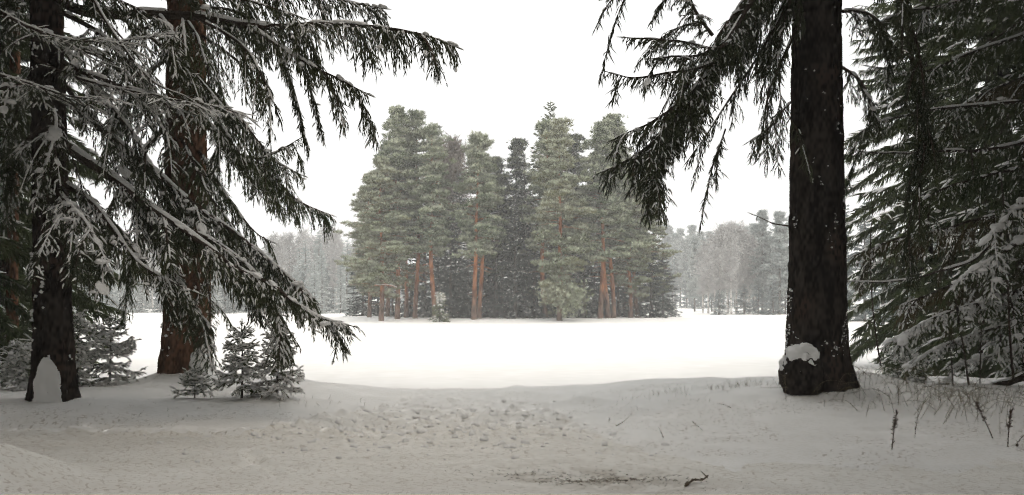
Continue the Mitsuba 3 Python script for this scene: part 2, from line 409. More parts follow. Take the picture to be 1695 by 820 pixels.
def limb(G, g, ctrl, r0, lmax=0.55, spacing=0.05, droop=1.0, snow=0.5, bare=0.2, tr=0.0100, seg=0.085, needles=4, ridge=1.0, clumps=0.0, fill=1.0, sides=6, side_len=1.0, thick=1.0, tipfrac=0.35, subs=0, sub_len=0.85):
    """One spruce limb along ctrl: the bough, side shoots that hang from it and their needled twigs; snow on top."""
    p = spline(ctrl, 0.05)
    if subs:
        for f in np.linspace(0.25, 0.92, subs) + g.uniform(-0.04, 0.04, subs):
            i = int(np.clip(f, 0.05, 0.97) * (len(p) - 2))
            t_ = unit(p[i + 1] - p[i])
            sd_ = unit(np.cross(t_, [0, 0, 1.0])) * g.choice([-1, 1])
            L_ = sub_len * g.uniform(0.6, 1.15) * (1.15 - 0.6 * f)
            o_ = unit(t_ * g.uniform(0.4, 0.9) + sd_ * g.uniform(0.3, 0.9) + np.array([0, 0, -1]) * g.uniform(0.1, 0.6) * droop)
            c_ = [p[i], p[i] + o_ * L_ * 0.4, p[i] + o_ * L_ * 0.75 - [0, 0, 0.12 * L_ * droop], p[i] + o_ * L_ - [0, 0, 0.28 * L_ * droop]]
            limb(G, g, c_, max(0.006, r0 * 0.3), lmax * 0.72, spacing * 1.25, droop, snow, 0.08, tr, seg, needles, ridge * 0.6, clumps * 0.08, fill, 5, side_len, thick, tipfrac)
    n = len(p)
    p = p + 0.02 * (np.stack([meshkit.fbm(np.stack([np.arange(n) * 0.13, np.full(n, g.uniform(0, 99)), np.zeros(n)], -1), 2) for _ in range(3)], -1) - 0.5) * 2 * min(1, r0 / 0.02)
    s = np.concatenate([[0], np.cumsum(np.linalg.norm(np.diff(p, axis=0), axis=1))])
    total = s[-1]
    rad = r0 * (1 - s / total) ** 0.8 + 0.004
    G.wood.append(tube(p, rad, sides))
    spacing = spacing * DENSE
    at_s = np.arange(bare * total, total, spacing) + g.uniform(-0.4, 0.4, len(np.arange(bare * total, total, spacing))) * spacing
    at_s = np.clip(at_s, 0, total)
    at_s = at_s[g.uniform(size=len(at_s)) < fill]
    m = len(at_s)
    k = np.clip(np.searchsorted(s, at_s), 1, n - 1)
    w = ((at_s - s[k - 1]) / (s[k] - s[k - 1] + 1e-9))[:, None]
    pos = p[k - 1] * (1 - w) + p[k] * w
    tan = unit(p[k] - p[k - 1])
    side = unit(np.cross(tan, [0, 0, 1.0]) + 1e-6) * np.where(g.uniform(size=m) < 0.5, 1, -1)[:, None]
    u = (at_s - bare * total) / (total * (1 - bare) + 1e-9)
    ln = 1.05 * lmax * np.minimum(1, 0.35 + 2.2 * u) * (tipfrac + (1 - tipfrac) * (1 - u) ** 0.7) * g.uniform(0.35, 1.15, m)
    d = unit(tan * g.uniform(0.3, 0.9, (m, 1)) + side * g.uniform(0.2, 1.0, (m, 1)) + np.array([0, 0, -1]) * droop * g.uniform(0.0, 0.9, (m, 1)))
    segs = []
    cur, left = pos, ln.copy()
    alive = np.arange(m)
    while len(alive):
        step = np.minimum(seg, np.maximum(left[alive], 0.02))[:, None]
        nxt = cur[alive] + d[alive] * step * 1.08
        segs.append((cur[alive], nxt, np.full(len(alive), tr), np.zeros(len(alive))))
        for sg in (1, -1):
            on = g.uniform(size=len(alive)) < 0.62
            q = alive[on]
            sd = unit(np.cross(d[q], [0, 0, 1.0]) + g.normal(0, 0.35, (len(q), 3)))
            dd = unit(d[q] * 0.65 + sg * sd * g.uniform(0.25, 0.8, (len(q), 1)) + np.array([0, 0, -1]) * droop * g.uniform(0.1, 0.9, (len(q), 1)))
            l2 = seg * g.uniform(0.7, 2.0, (len(q), 1)) * np.clip(left[q] / lmax + 0.45, 0.45, 1.15)[:, None] * side_len
            b = cur[q] + (nxt[on] - cur[q]) * g.uniform(0.2, 1, (len(q), 1))
            segs.append((b, b + dd * l2, np.full(len(q), tr * 0.88), np.ones(len(q))))
        cur = cur.copy()
        cur[alive] = nxt
        left[alive] -= step[:, 0]
        d[alive] = unit(d[alive] + np.array([0, 0, -1]) * droop * 0.22 + g.normal(0, 0.10, (len(alive), 3)))
        alive = alive[left[alive] > 0.02]
    # the leading shoot of the bough
    segs.append((p[-1:], p[-1:] + unit(p[-1:] - p[-4:-3]) * seg * 1.5, np.array([tr]), np.zeros(1)))
    p0, p1, r, kind = (np.concatenate([x[i] for x in segs]) for i in range(4))
    G.needle.append(twig_mesh(p0, p1, r, needles, g))
    if snow > 0:
        t = unit(p1 - p0)
        slope = np.abs(t[:, 2])
        patch = meshkit.fbm(p0 * 2.6 + 11, 2)
        on = (g.uniform(size=len(p0)) < snow * np.clip(1.12 - 1.1 * slope, 0.03, 1) * sst(0.24, 0.52, patch) * 1.6)
        G.snow.append(snow_on(p0[on], p1[on], r[on] * 1.05, g, thick))
        if ridge > 0:
            k0 = int(0.08 * n)
            q = p[k0:]
            h = rad[k0:] * 0.55 + 0.020 * ridge * (meshkit.fbm(np.stack([s[k0:] * 4, s[k0:] * 0, s[k0:] * 0 + g.uniform(0, 50)], -1), 3) - 0.15)
            cover = sst(0.40, 0.52, meshkit.fbm(np.stack([s[k0:] * 2.2, s[k0:] * 0 + g.uniform(0, 50), s[k0:] * 0], -1), 2) + 0.25 * (snow - 0.5))
            h = h * cover
            G.snow.append(tube(q + np.array([0, 0, 1]) * (rad[k0:] * 0.75 + h * 0.25)[:, None] * cover[:, None], np.maximum(h, 0.0015), 7))
    if clumps > 0:
        nb = g.poisson(clumps)
        if nb:
            kk = g.integers(0, len(p0), nb)
            kk2 = g.integers(int(n * 0.3), n, nb)
            on_axis = g.uniform(size=nb) < 0.55
            c = np.where(on_axis[:, None], p[kk2], p0[kk]) + np.array([0, 0, 0.015])
            tl = np.stack([np.clip(tan_slope(p, kk2), -0.9, 0.9)] * 1, 0)[0]
            G.snow.append(blobs(c, g.uniform(0.022, 0.06, nb) * thick, g, 2, 0.62, 0.45, np.where(on_axis[:, None], tl, 0)))


def tan_slope(p, k):
    t = unit(p[np.minimum(k + 2, len(p) - 1)] - p[np.maximum(k - 2, 0)])
    hh = np.maximum(t[:, 0] ** 2 + t[:, 1] ** 2, 0.05)
    return np.stack([t[:, 2] * t[:, 0] / hh, t[:, 2] * t[:, 1] / hh], 1)


def add_branch(tree, G, needle, label=None, wood='branch_bark'):
    key = numbered(f'{tree}__branch')
    put(key, cat(G.wood), wood, True, label)
    put(f'{key}__needles', cat(G.needle), needle)
    if any(len(x[0]) for x in G.snow):
        put(f'{key}__snow_cover', cat(G.snow), 'twig_snow', True)


def drooping(base, az, L, sag=0.5, lift=0.08, g=None, bend=0.0):
    """Control points of a bough from base, out along azimuth az, sagging, its tip turning up."""
    o = np.array([math.cos(az), math.sin(az), 0])
    s_ = np.array([-math.sin(az), math.cos(az), 0]) * bend * L
    z = np.array([0, 0, 1.0])
    return [base, base + o * L * 0.3 + z * L * (-0.10 * sag) + s_ * 0.2, base + o * L * 0.6 - z * L * 0.38 * sag + s_ * 0.6,
            base + o * L * 0.85 - z * L * 0.66 * sag + s_, base + o * L - z * L * (0.72 * sag - lift) + s_ * 1.1]


def trunk_mesh(x, y, z0, h, prof, lean=(0, 0), lobes=None, bark=0.02, res=(96, 0.04), seed=1, taper_top=0.1, top_res=0.5):
    """A trunk with flared root buttresses and ridged bark. prof: [(height, radius), ...]."""
    na, hi = res[0], min(h, 9.0)
    zs = np.concatenate([np.arange(-0.35, hi, res[1]), np.arange(hi, h, top_res), [h]]) if h > hi else np.append(np.arange(-0.35, hi, res[1]), hi)
    a = np.arange(na) * 2 * np.pi / na
    Zs, A = np.meshgrid(zs, a, indexing='ij')
    R = np.interp(Zs, [q[0] for q in prof], [q[1] for q in prof])
    if lobes:
        fl = np.exp(-np.maximum(Zs, -0.2) / 0.42)
        for ang, amp, wid in lobes:
            dd = (A - ang + np.pi) % (2 * np.pi) - np.pi
            R = R + amp * fl * np.exp(-(dd / wid) ** 2)
    P = np.stack([np.cos(A) * R * 1.0, np.sin(A) * R, Zs], -1)
    n1 = meshkit.fbm(P * np.array([11, 11, 2.6]) + seed, 3)
    n2 = meshkit.noise(P * np.array([38, 38, 11.0]) + seed)
    ridge = 1 - np.abs(2 * n1 - 1)
    disp = bark * (1.2 * (0.5 - ridge) + 0.8 * (n2 - 0.5)) * np.clip(R / 0.2, 0.15, 1)
    R = R + disp * (Zs < 9.0)
    wobx = 0.05 * (meshkit.fbm(np.stack([Zs * 0.5, Zs * 0 + seed, Zs * 0], -1), 2) - 0.5)
    V = np.stack([x + np.cos(A) * R + lean[0] * Zs + wobx, y + np.sin(A) * R + lean[1] * Zs, z0 + Zs], -1).reshape(-1, 3)
    i, j = np.meshgrid(np.arange(len(zs) - 1), np.arange(na), indexing='ij')
    j2 = (j + 1) % na
    q = np.stack([i * na + j, i * na + j2, (i + 1) * na + j2, (i + 1) * na + j], -1).reshape(-1, 4)
    return V, np.vstack([q[:, [0, 1, 2]], q[:, [0, 2, 3]]])


def flecks(x, y, z0, prof, lean, zr, ar, n, g, size=(0.008, 0.022)):
    """Flecks of snow stuck on bark between these heights and angles."""
    z = g.uniform(*zr, n)
    a = g.normal(ar[0], ar[1], n)
    r = np.interp(z, [q[0] for q in prof], [q[1] for q in prof])
    c = np.stack([x + np.cos(a) * r + lean[0] * z, y + np.sin(a) * r + lean[1] * z, z0 + z], 1)
    keep = meshkit.fbm(c * np.array([3.0, 3.0, 1.3]), 2) > 0.56
    return blobs(c[keep], g.uniform(*size, keep.sum()), g, 1, 1.3, 0.9)


# ------------------------------------------------------------------ a whole spruce in light detail
def spruce_crown(g, h, z_low, r_max, whorl=0.42, per=6, twig=0.42, tr=0.05, sag=0.55, power=0.8, needles=2, snow=0.0, dens=1.0, low_sparse=0.0, hang=0.9, z_fine=99.0):
    G = Geo()
    P0, P1, R = [], [], []
    z = z_low
    tips = []
    while z < h - 0.25:
        u = (z - z_low) / (h - z_low)
        L0 = r_max * (1 - u) ** power + 0.12
        for k in range(per if u < 0.85 else 4):
            if g.uniform() < low_sparse * (1 - u * 4):
                continue
            az = g.uniform(0, 6.283)
            L = L0 * g.uniform(0.6, 1.12)
            zz = z + g.uniform(-0.5, 0.5) * whorl
            n = max(3, int(L / (twig * 0.55) * 1.2))
            t = np.linspace(0, 1, n)
            sg = sag * (1 - 0.9 * u) * g.uniform(0.6, 1.4)
            o = np.array([math.cos(az), math.sin(az)])
            pts = np.stack([o[0] * t * L, o[1] * t * L, zz + L * (0.12 * t - sg * t**1.6 + 0.12 * t**4 + (0.35 * u) * t)], 1)
            G.wood.append(tube(pts, 0.018 * (1 - t) * min(L, 2.5) + 0.006, 4))
            m = int(max(6, n * 6 * dens * (1.0 if z < z_fine else 0.45)))
            s = g.uniform(0.08 if u > 0.3 else 0.2, 1, m)
            b = np.stack([np.interp(s, t, pts[:, c]) for c in range(3)], 1)
            sd = g.choice([-1, 1], m)[:, None] * np.array([-o[1], o[0], 0])
            d = unit(np.append(o, -0.1)[None] * g.uniform(0.3, 1, (m, 1)) + sd * g.uniform(0.1, 1.0, (m, 1)) + np.array([0, 0, -1]) * g.uniform(0.0, hang, (m, 1)) * (1.1 - u))
            ln = twig * g.uniform(0.5, 1.2, (m, 1)) * min(1, 0.35 + L / r_max)
            P0.append(b), P1.append(b + d * ln), R.append(np.full(m, tr) * min(1, 0.5 + L / r_max))
            if snow > 0:
                tips.append((pts, L))
        z += whorl * (0.75 + 0.5 * (1 - u))
    P0.append(np.array([[0, 0, h - 0.7]])), P1.append(np.array([[0, 0, h]])), R.append(np.array([0.05]))
    p0, p1, r = np.concatenate(P0), np.concatenate(P1), np.concatenate(R)
    G.needle.append(twig_mesh(p0, p1, r, needles, g))
    if snow > 0:
        on = (g.uniform(size=len(p0)) < snow * sst(0.4, 0.62, meshkit.fbm(p0 * 0.9 + 5, 2))) & (np.abs(unit(p1 - p0)[:, 2]) < 0.6)
        G.snow.append(snow_on(p0[on], p1[on], r[on], g, 1.15))
    return G


def simple_trunk(h, r, g, sides=8, bend=0.25):
    zs = np.linspace(-0.6, h, 16)
    off = bend * (np.stack([meshkit.fbm(np.stack([zs * 0.15, zs * 0 + g.uniform(0, 99), zs * 0], -1), 2) for _ in range(2)], 1) - 0.5)
    p = np.stack([off[:, 0], off[:, 1], zs], 1)
    return tube(p, r * (1 - np.clip(zs, 0, h) / h) ** 0.75 + 0.012 + 0.35 * r * np.exp(-np.maximum(zs, 0) / 0.4), sides), p


def pine_tree(g, h, r, z_low, r_max, tufts=7000, top=0.55, twig=0.24, extra_low=None, limbs=60, split=False):
    """Trunk with limbs and the layered clouds of needle tufts of an old pine."""
    tm, axis = simple_trunk(h * 0.985, r, g, bend=0.7)
    wood, C, SZ, UP = [], [], [], []
    for k in range(limbs):
        u = ((k + g.uniform(0, 1)) / limbs) ** 0.9
        z = z_low + u * (h - z_low) * 0.97
        prof = min(1.0, 0.62 + 1.3 * u) * (1 - u**1.8) ** (top + 0.2)
        L = max(0.3, r_max * prof * g.uniform(0.55, 1.12))
        az = g.uniform(0, 6.283)
        rise = g.uniform(-0.12, 0.30) + 0.5 * u * u
        o = np.array([math.cos(az), math.sin(az)])
        t = np.linspace(0, 1, 6)
        x0 = [np.interp(z, axis[:, 2], axis[:, c]) for c in (0, 1)]
        pts = np.stack([x0[0] + o[0] * t * L, x0[1] + o[1] * t * L, z + L * (rise * t - 0.18 * t * t)], 1)
        wood.append(tube(pts, 0.030 * (1 - t * 0.8) * (L / 2 + 0.4), 4))
        nc = 1 + int(L * 1.5)
        for q in range(nc):
            sc = g.uniform(0.35, 1.0) ** 0.8
            cc = np.array([np.interp(sc, t, pts[:, i]) for i in range(3)]) + np.append(g.normal(0, 0.30 * L * sc, 2), g.normal(0, 0.26))
            rad_ = g.uniform(0.24, 0.72)
            n = int(tufts / (limbs * 4.0) * (rad_ / 0.46) ** 2)
            e = unit(g.normal(0, 1, (n, 3))) * g.uniform(0.35, 1, (n, 1)) ** 0.6
            e[:, 2] = np.where(e[:, 2] < 0, e[:, 2] * 0.5, e[:, 2])
            C.append(cc + e * np.array([rad_, rad_, rad_ * 0.46]))
            UP.append(e[:, 2] > 0.10)
            SZ.append(unit(e + [0, 0, 0.5]))
    for k in range(14):                                  # dead stubs below the crown
        z, az, L = g.uniform(0.35, 1.1) * z_low, g.uniform(0, 6.283), g.uniform(0.3, 1.3)
        x0 = [np.interp(z, axis[:, 2], axis[:, c]) for c in (0, 1)]
        o = np.array([math.cos(az), math.sin(az), g.uniform(-0.4, 0.2)])
        wood.append(tube(np.array([[x0[0], x0[1], z], np.array([x0[0], x0[1], z]) + o * L * 0.5, np.array([x0[0], x0[1], z - 0.1 * L]) + o * L]), [0.035, 0.025, 0.008], 4))
    # the top
    n = int(tufts * 0.03)
    C.append(np.stack([g.normal(0, 0.32, n), g.normal(0, 0.32, n), h - np.abs(g.normal(0, 0.55, n))], 1) + np.append(axis[-1, :2], 0))
    SZ.append(unit(g.normal(0, 0.5, (n, 3)) + [0, 0, 1]))
    UP.append(g.uniform(size=n) < 0.6)
    if extra_low:
        for z, L, az, nn in extra_low:
            o = np.array([math.cos(az), math.sin(az), 0])
            b = np.array([0, 0, z])
            pts = np.array([b, b + o * L * 0.5 + [0, 0, 0.1], b + o * L])
            wood.append(tube(pts, [0.07, 0.05, 0.02], 5))
            if nn:
                C.append(pts[2] + g.normal(0, 1, (nn, 3)) * np.array([0.5 * L, 0.5 * L, 0.45 * L]) - o * 0.3 * L)
                SZ.append(unit(g.normal(0, 1, (nn, 3)) + [0, 0, 0.6]))
                UP.append(SZ[-1][:, 2] > 0.4)
    c = np.concatenate(C)
    n, k = len(c), 6
    out = np.concatenate(SZ)
    dirs = unit(out[:, None] * 0.9 + g.normal(0, 0.6, (n, k, 3)) + np.array([0, 0, 0.15]))
    ln = twig * g.uniform(0.6, 1.25, (n, k, 1))
    sd = unit(np.cross(dirs, g.normal(0, 1, (n, k, 3))))
    w = ln * 0.17
    b = c[:, None] + g.normal(0, 0.05, (n, k, 3))
    V = np.stack([b - sd * w, b + sd * w, b + dirs * ln], 2).reshape(-1, 3)
    F = np.arange(len(V)).reshape(-1, 3)
    up = np.repeat(np.concatenate(UP) & (meshkit.fbm(c * 0.8, 2) > 0.36), k)
    if not split:
        return tm, cat(wood), (V, F)
    one = lambda sel: (V.reshape(-1, 3, 3)[sel].reshape(-1, 3), np.arange(3 * sel.sum()).reshape(-1, 3))  # noqa: E731
    return tm, cat(wood), one(~up), one(up)


def birch_tree(g, h, r, z_low, r_max, n_limb=70, twigs=5200):
    tm, axis = simple_trunk(h * 0.97, r, g, bend=0.6)
    wood, P0, P1 = [], [], []
    for k in range(n_limb):
        u = (k + g.uniform()) / n_limb
        z = z_low + u * (h - z_low) * 0.93
        L = r_max * (0.55 + 0.9 * u if u < 0.45 else 0.95 * (1 - (u - 0.45) / 0.62) ** 0.6 + 0.05) * g.uniform(0.6, 1.15)
        az = g.uniform(0, 6.283)
        o = np.array([math.cos(az), math.sin(az)])
        t = np.linspace(0, 1, 6)
        x0 = [np.interp(z, axis[:, 2], axis[:, c]) for c in (0, 1)]
        pts = np.stack([x0[0] + o[0] * t * L, x0[1] + o[1] * t * L, z + L * (1.0 * t - 0.45 * t * t)], 1)
        wood.append(tube(pts, 0.022 * (1 - t * 0.85) * (0.5 + L / r_max), 4))
        n = int(twigs / n_limb)
        s = g.uniform(0.15, 1, n)
        b = np.stack([np.interp(s, t, pts[:, i]) for i in range(3)], 1) + g.normal(0, 0.22, (n, 3))
        d = unit(np.append(o, 0.45)[None] * 0.6 + g.normal(0, 0.6, (n, 3)) + np.array([0, 0, -0.15]))
        P0.append(b), P1.append(b + d * g.uniform(0.4, 1.0, (n, 1)))
    p0, p1 = np.concatenate(P0), np.concatenate(P1)
    d = unit(p1 - p0)
    u, v = frame(d)
    w = 0.022
    mid = (p0 + p1) / 2 + g.normal(0, 0.05, p0.shape)
    V = np.stack([p0 - u * w, p0 + u * w, mid + v * w, p1], 1)
    n = len(p0)
    F = np.array([[0, 1, 2], [0, 2, 3], [1, 3, 2]])
    return tm, cat(wood), (V.reshape(-1, 3), (F[None] + 4 * np.arange(n)[:, None, None]).reshape(-1, 3))


def group_of(name, **parts):
    scene[name] = {'type': 'shapegroup', **parts}


def instance(name, group, x, y, z, s=1.0, rot=0.0, sz=None, label=None, category='tree', grp=None):
    key = numbered(name)
    scene[key] = {'type': 'instance', 'shapegroup': {'type': 'ref', 'id': group},
                  'to_world': T().translate([float(x), float(y), float(z)]).rotate([0, 0, 1], float(rot)).scale([s, s, sz or s])}
    tag(key, label, category, grp)
    if 'snow_cover' in scene[group]:
        tag(key + '__snow_cover', kind='stuff')
    return key


# ================================================================== the three big trees in front
# ---- the spruce on the left, nearest
g = rs(11)
BX, BY = TREE_B
BZ = float(ground_z(BX, BY, False)) - 0.12
prof_b = [(-0.4, 0.33), (0, 0.29), (0.5, 0.25), (1.5, 0.228), (5, 0.20), (22, 0.03)]
lean_b = (-0.018, 0.0)
TB = 'left_spruce'
TB = 'spruce_tree'
_count['spruce_tree'] = 1
put(TB + '__trunk', trunk_mesh(BX, BY, BZ, 22, prof_b, lean_b, [(-2.2, 0.05, 0.35), (-0.75, 0.12, 0.33), (0.4, 0.06, 0.4), (2.4, 0.06, 0.5), (3.6, 0.06, 0.4)], 0.022, (84, 0.045), 5), 'bark_dark', True)
tag(TB, 'dark spruce nearest on the left, snow plastered on its foot, with long snowy boughs', 'tree')


def trunk_at(tree, z):
    x, y, z0, prof, lean = tree
    return np.array([x + lean[0] * z, y + lean[1] * z, z0 + z]), np.interp(z, [q[0] for q in prof], [q[1] for q in prof])


B = (BX, BY, BZ, prof_b, lean_b)
put(TB + '__snow_flecks', flecks(*B[:3], prof_b, lean_b, (0.5, 5), (-1.5, 0.7), 260, g), 'snow', True, kind='stuff')


def apron(tree, a0, wid, zt, thick, g, low=-0.3, lobes=()):
    """Snow blown against the foot of a trunk: hugs the bark, thins out to its edge."""
    x, y, z0, prof, lean = tree
    na, nz = 80, 80
    U, W = np.meshgrid(np.linspace(-1, 1, na), np.linspace(0, 1, nz), indexing='xy')
    zz = low + (zt - low) * W
    A = a0 + U * wid * 1.5
    R = np.interp(zz, [q[0] for q in prof], [q[1] for q in prof])
    fl = np.exp(-np.maximum(zz, -0.2) / 0.42)
    for ang, amp, w in lobes:
        dd = (A - ang + np.pi) % (2 * np.pi) - np.pi
        R = R + amp * fl * np.exp(-(dd / w) ** 2)
    P = np.stack([np.cos(A) * 0.35, np.sin(A) * 0.35, zz], -1) + g.uniform(0, 9)
    width = np.interp(W, [0, 0.35, 0.7, 0.88, 1.0], [1.0, 0.78, 0.70, 0.58, 0.2])
    mask = 1 - (np.abs(U) / width) ** 2.5 + 1.3 * (meshkit.fbm(P * np.array([8, 8, 6.0]), 4) - 0.5) - 0.15 * W
    th = thick * np.clip(mask, -1, 1) * (0.65 + 2.4 * (1 - W) ** 3) * (0.8 + 0.5 * meshkit.fbm(P * 5, 3)) + 0.012 * (meshkit.fbm(P * 16, 3) - 0.5) - 0.012
    R = R + np.maximum(th, -0.045)
    V = np.stack([x + np.cos(A) * R + lean[0] * zz, y + np.sin(A) * R + lean[1] * zz, z0 + zz], -1).reshape(-1, 3)
    i, j = np.meshgrid(np.arange(nz - 1), np.arange(na - 1), indexing='ij')
    a = i * na + j
    q = np.stack([a, a + 1, a + na + 1, a + na], -1).reshape(-1, 4)
    return V, np.vstack([q[:, [0, 1, 2]], q[:, [0, 2, 3]]])


put(TB + '__snow_apron', apron(B, -1.40, 0.60, 0.66, 0.045, g, lobes=[(-2.2, 0.05, 0.35), (-0.75, 0.12, 0.33)]), 'snow', True, 'snow plastered on the foot of the trunk')


SUBS = 0.8


def px_branch(tree, needle, g, pts, r0, label=None, **kw):
    G = Geo()
    main = [at(*q) for q in pts]
    kw = {'subs': max(1, int(len(pts) * SUBS)) if kw.get('bare', 0.2) < 0.5 else 0, **kw}
    limb(G, g, main, r0, **kw)
    return G


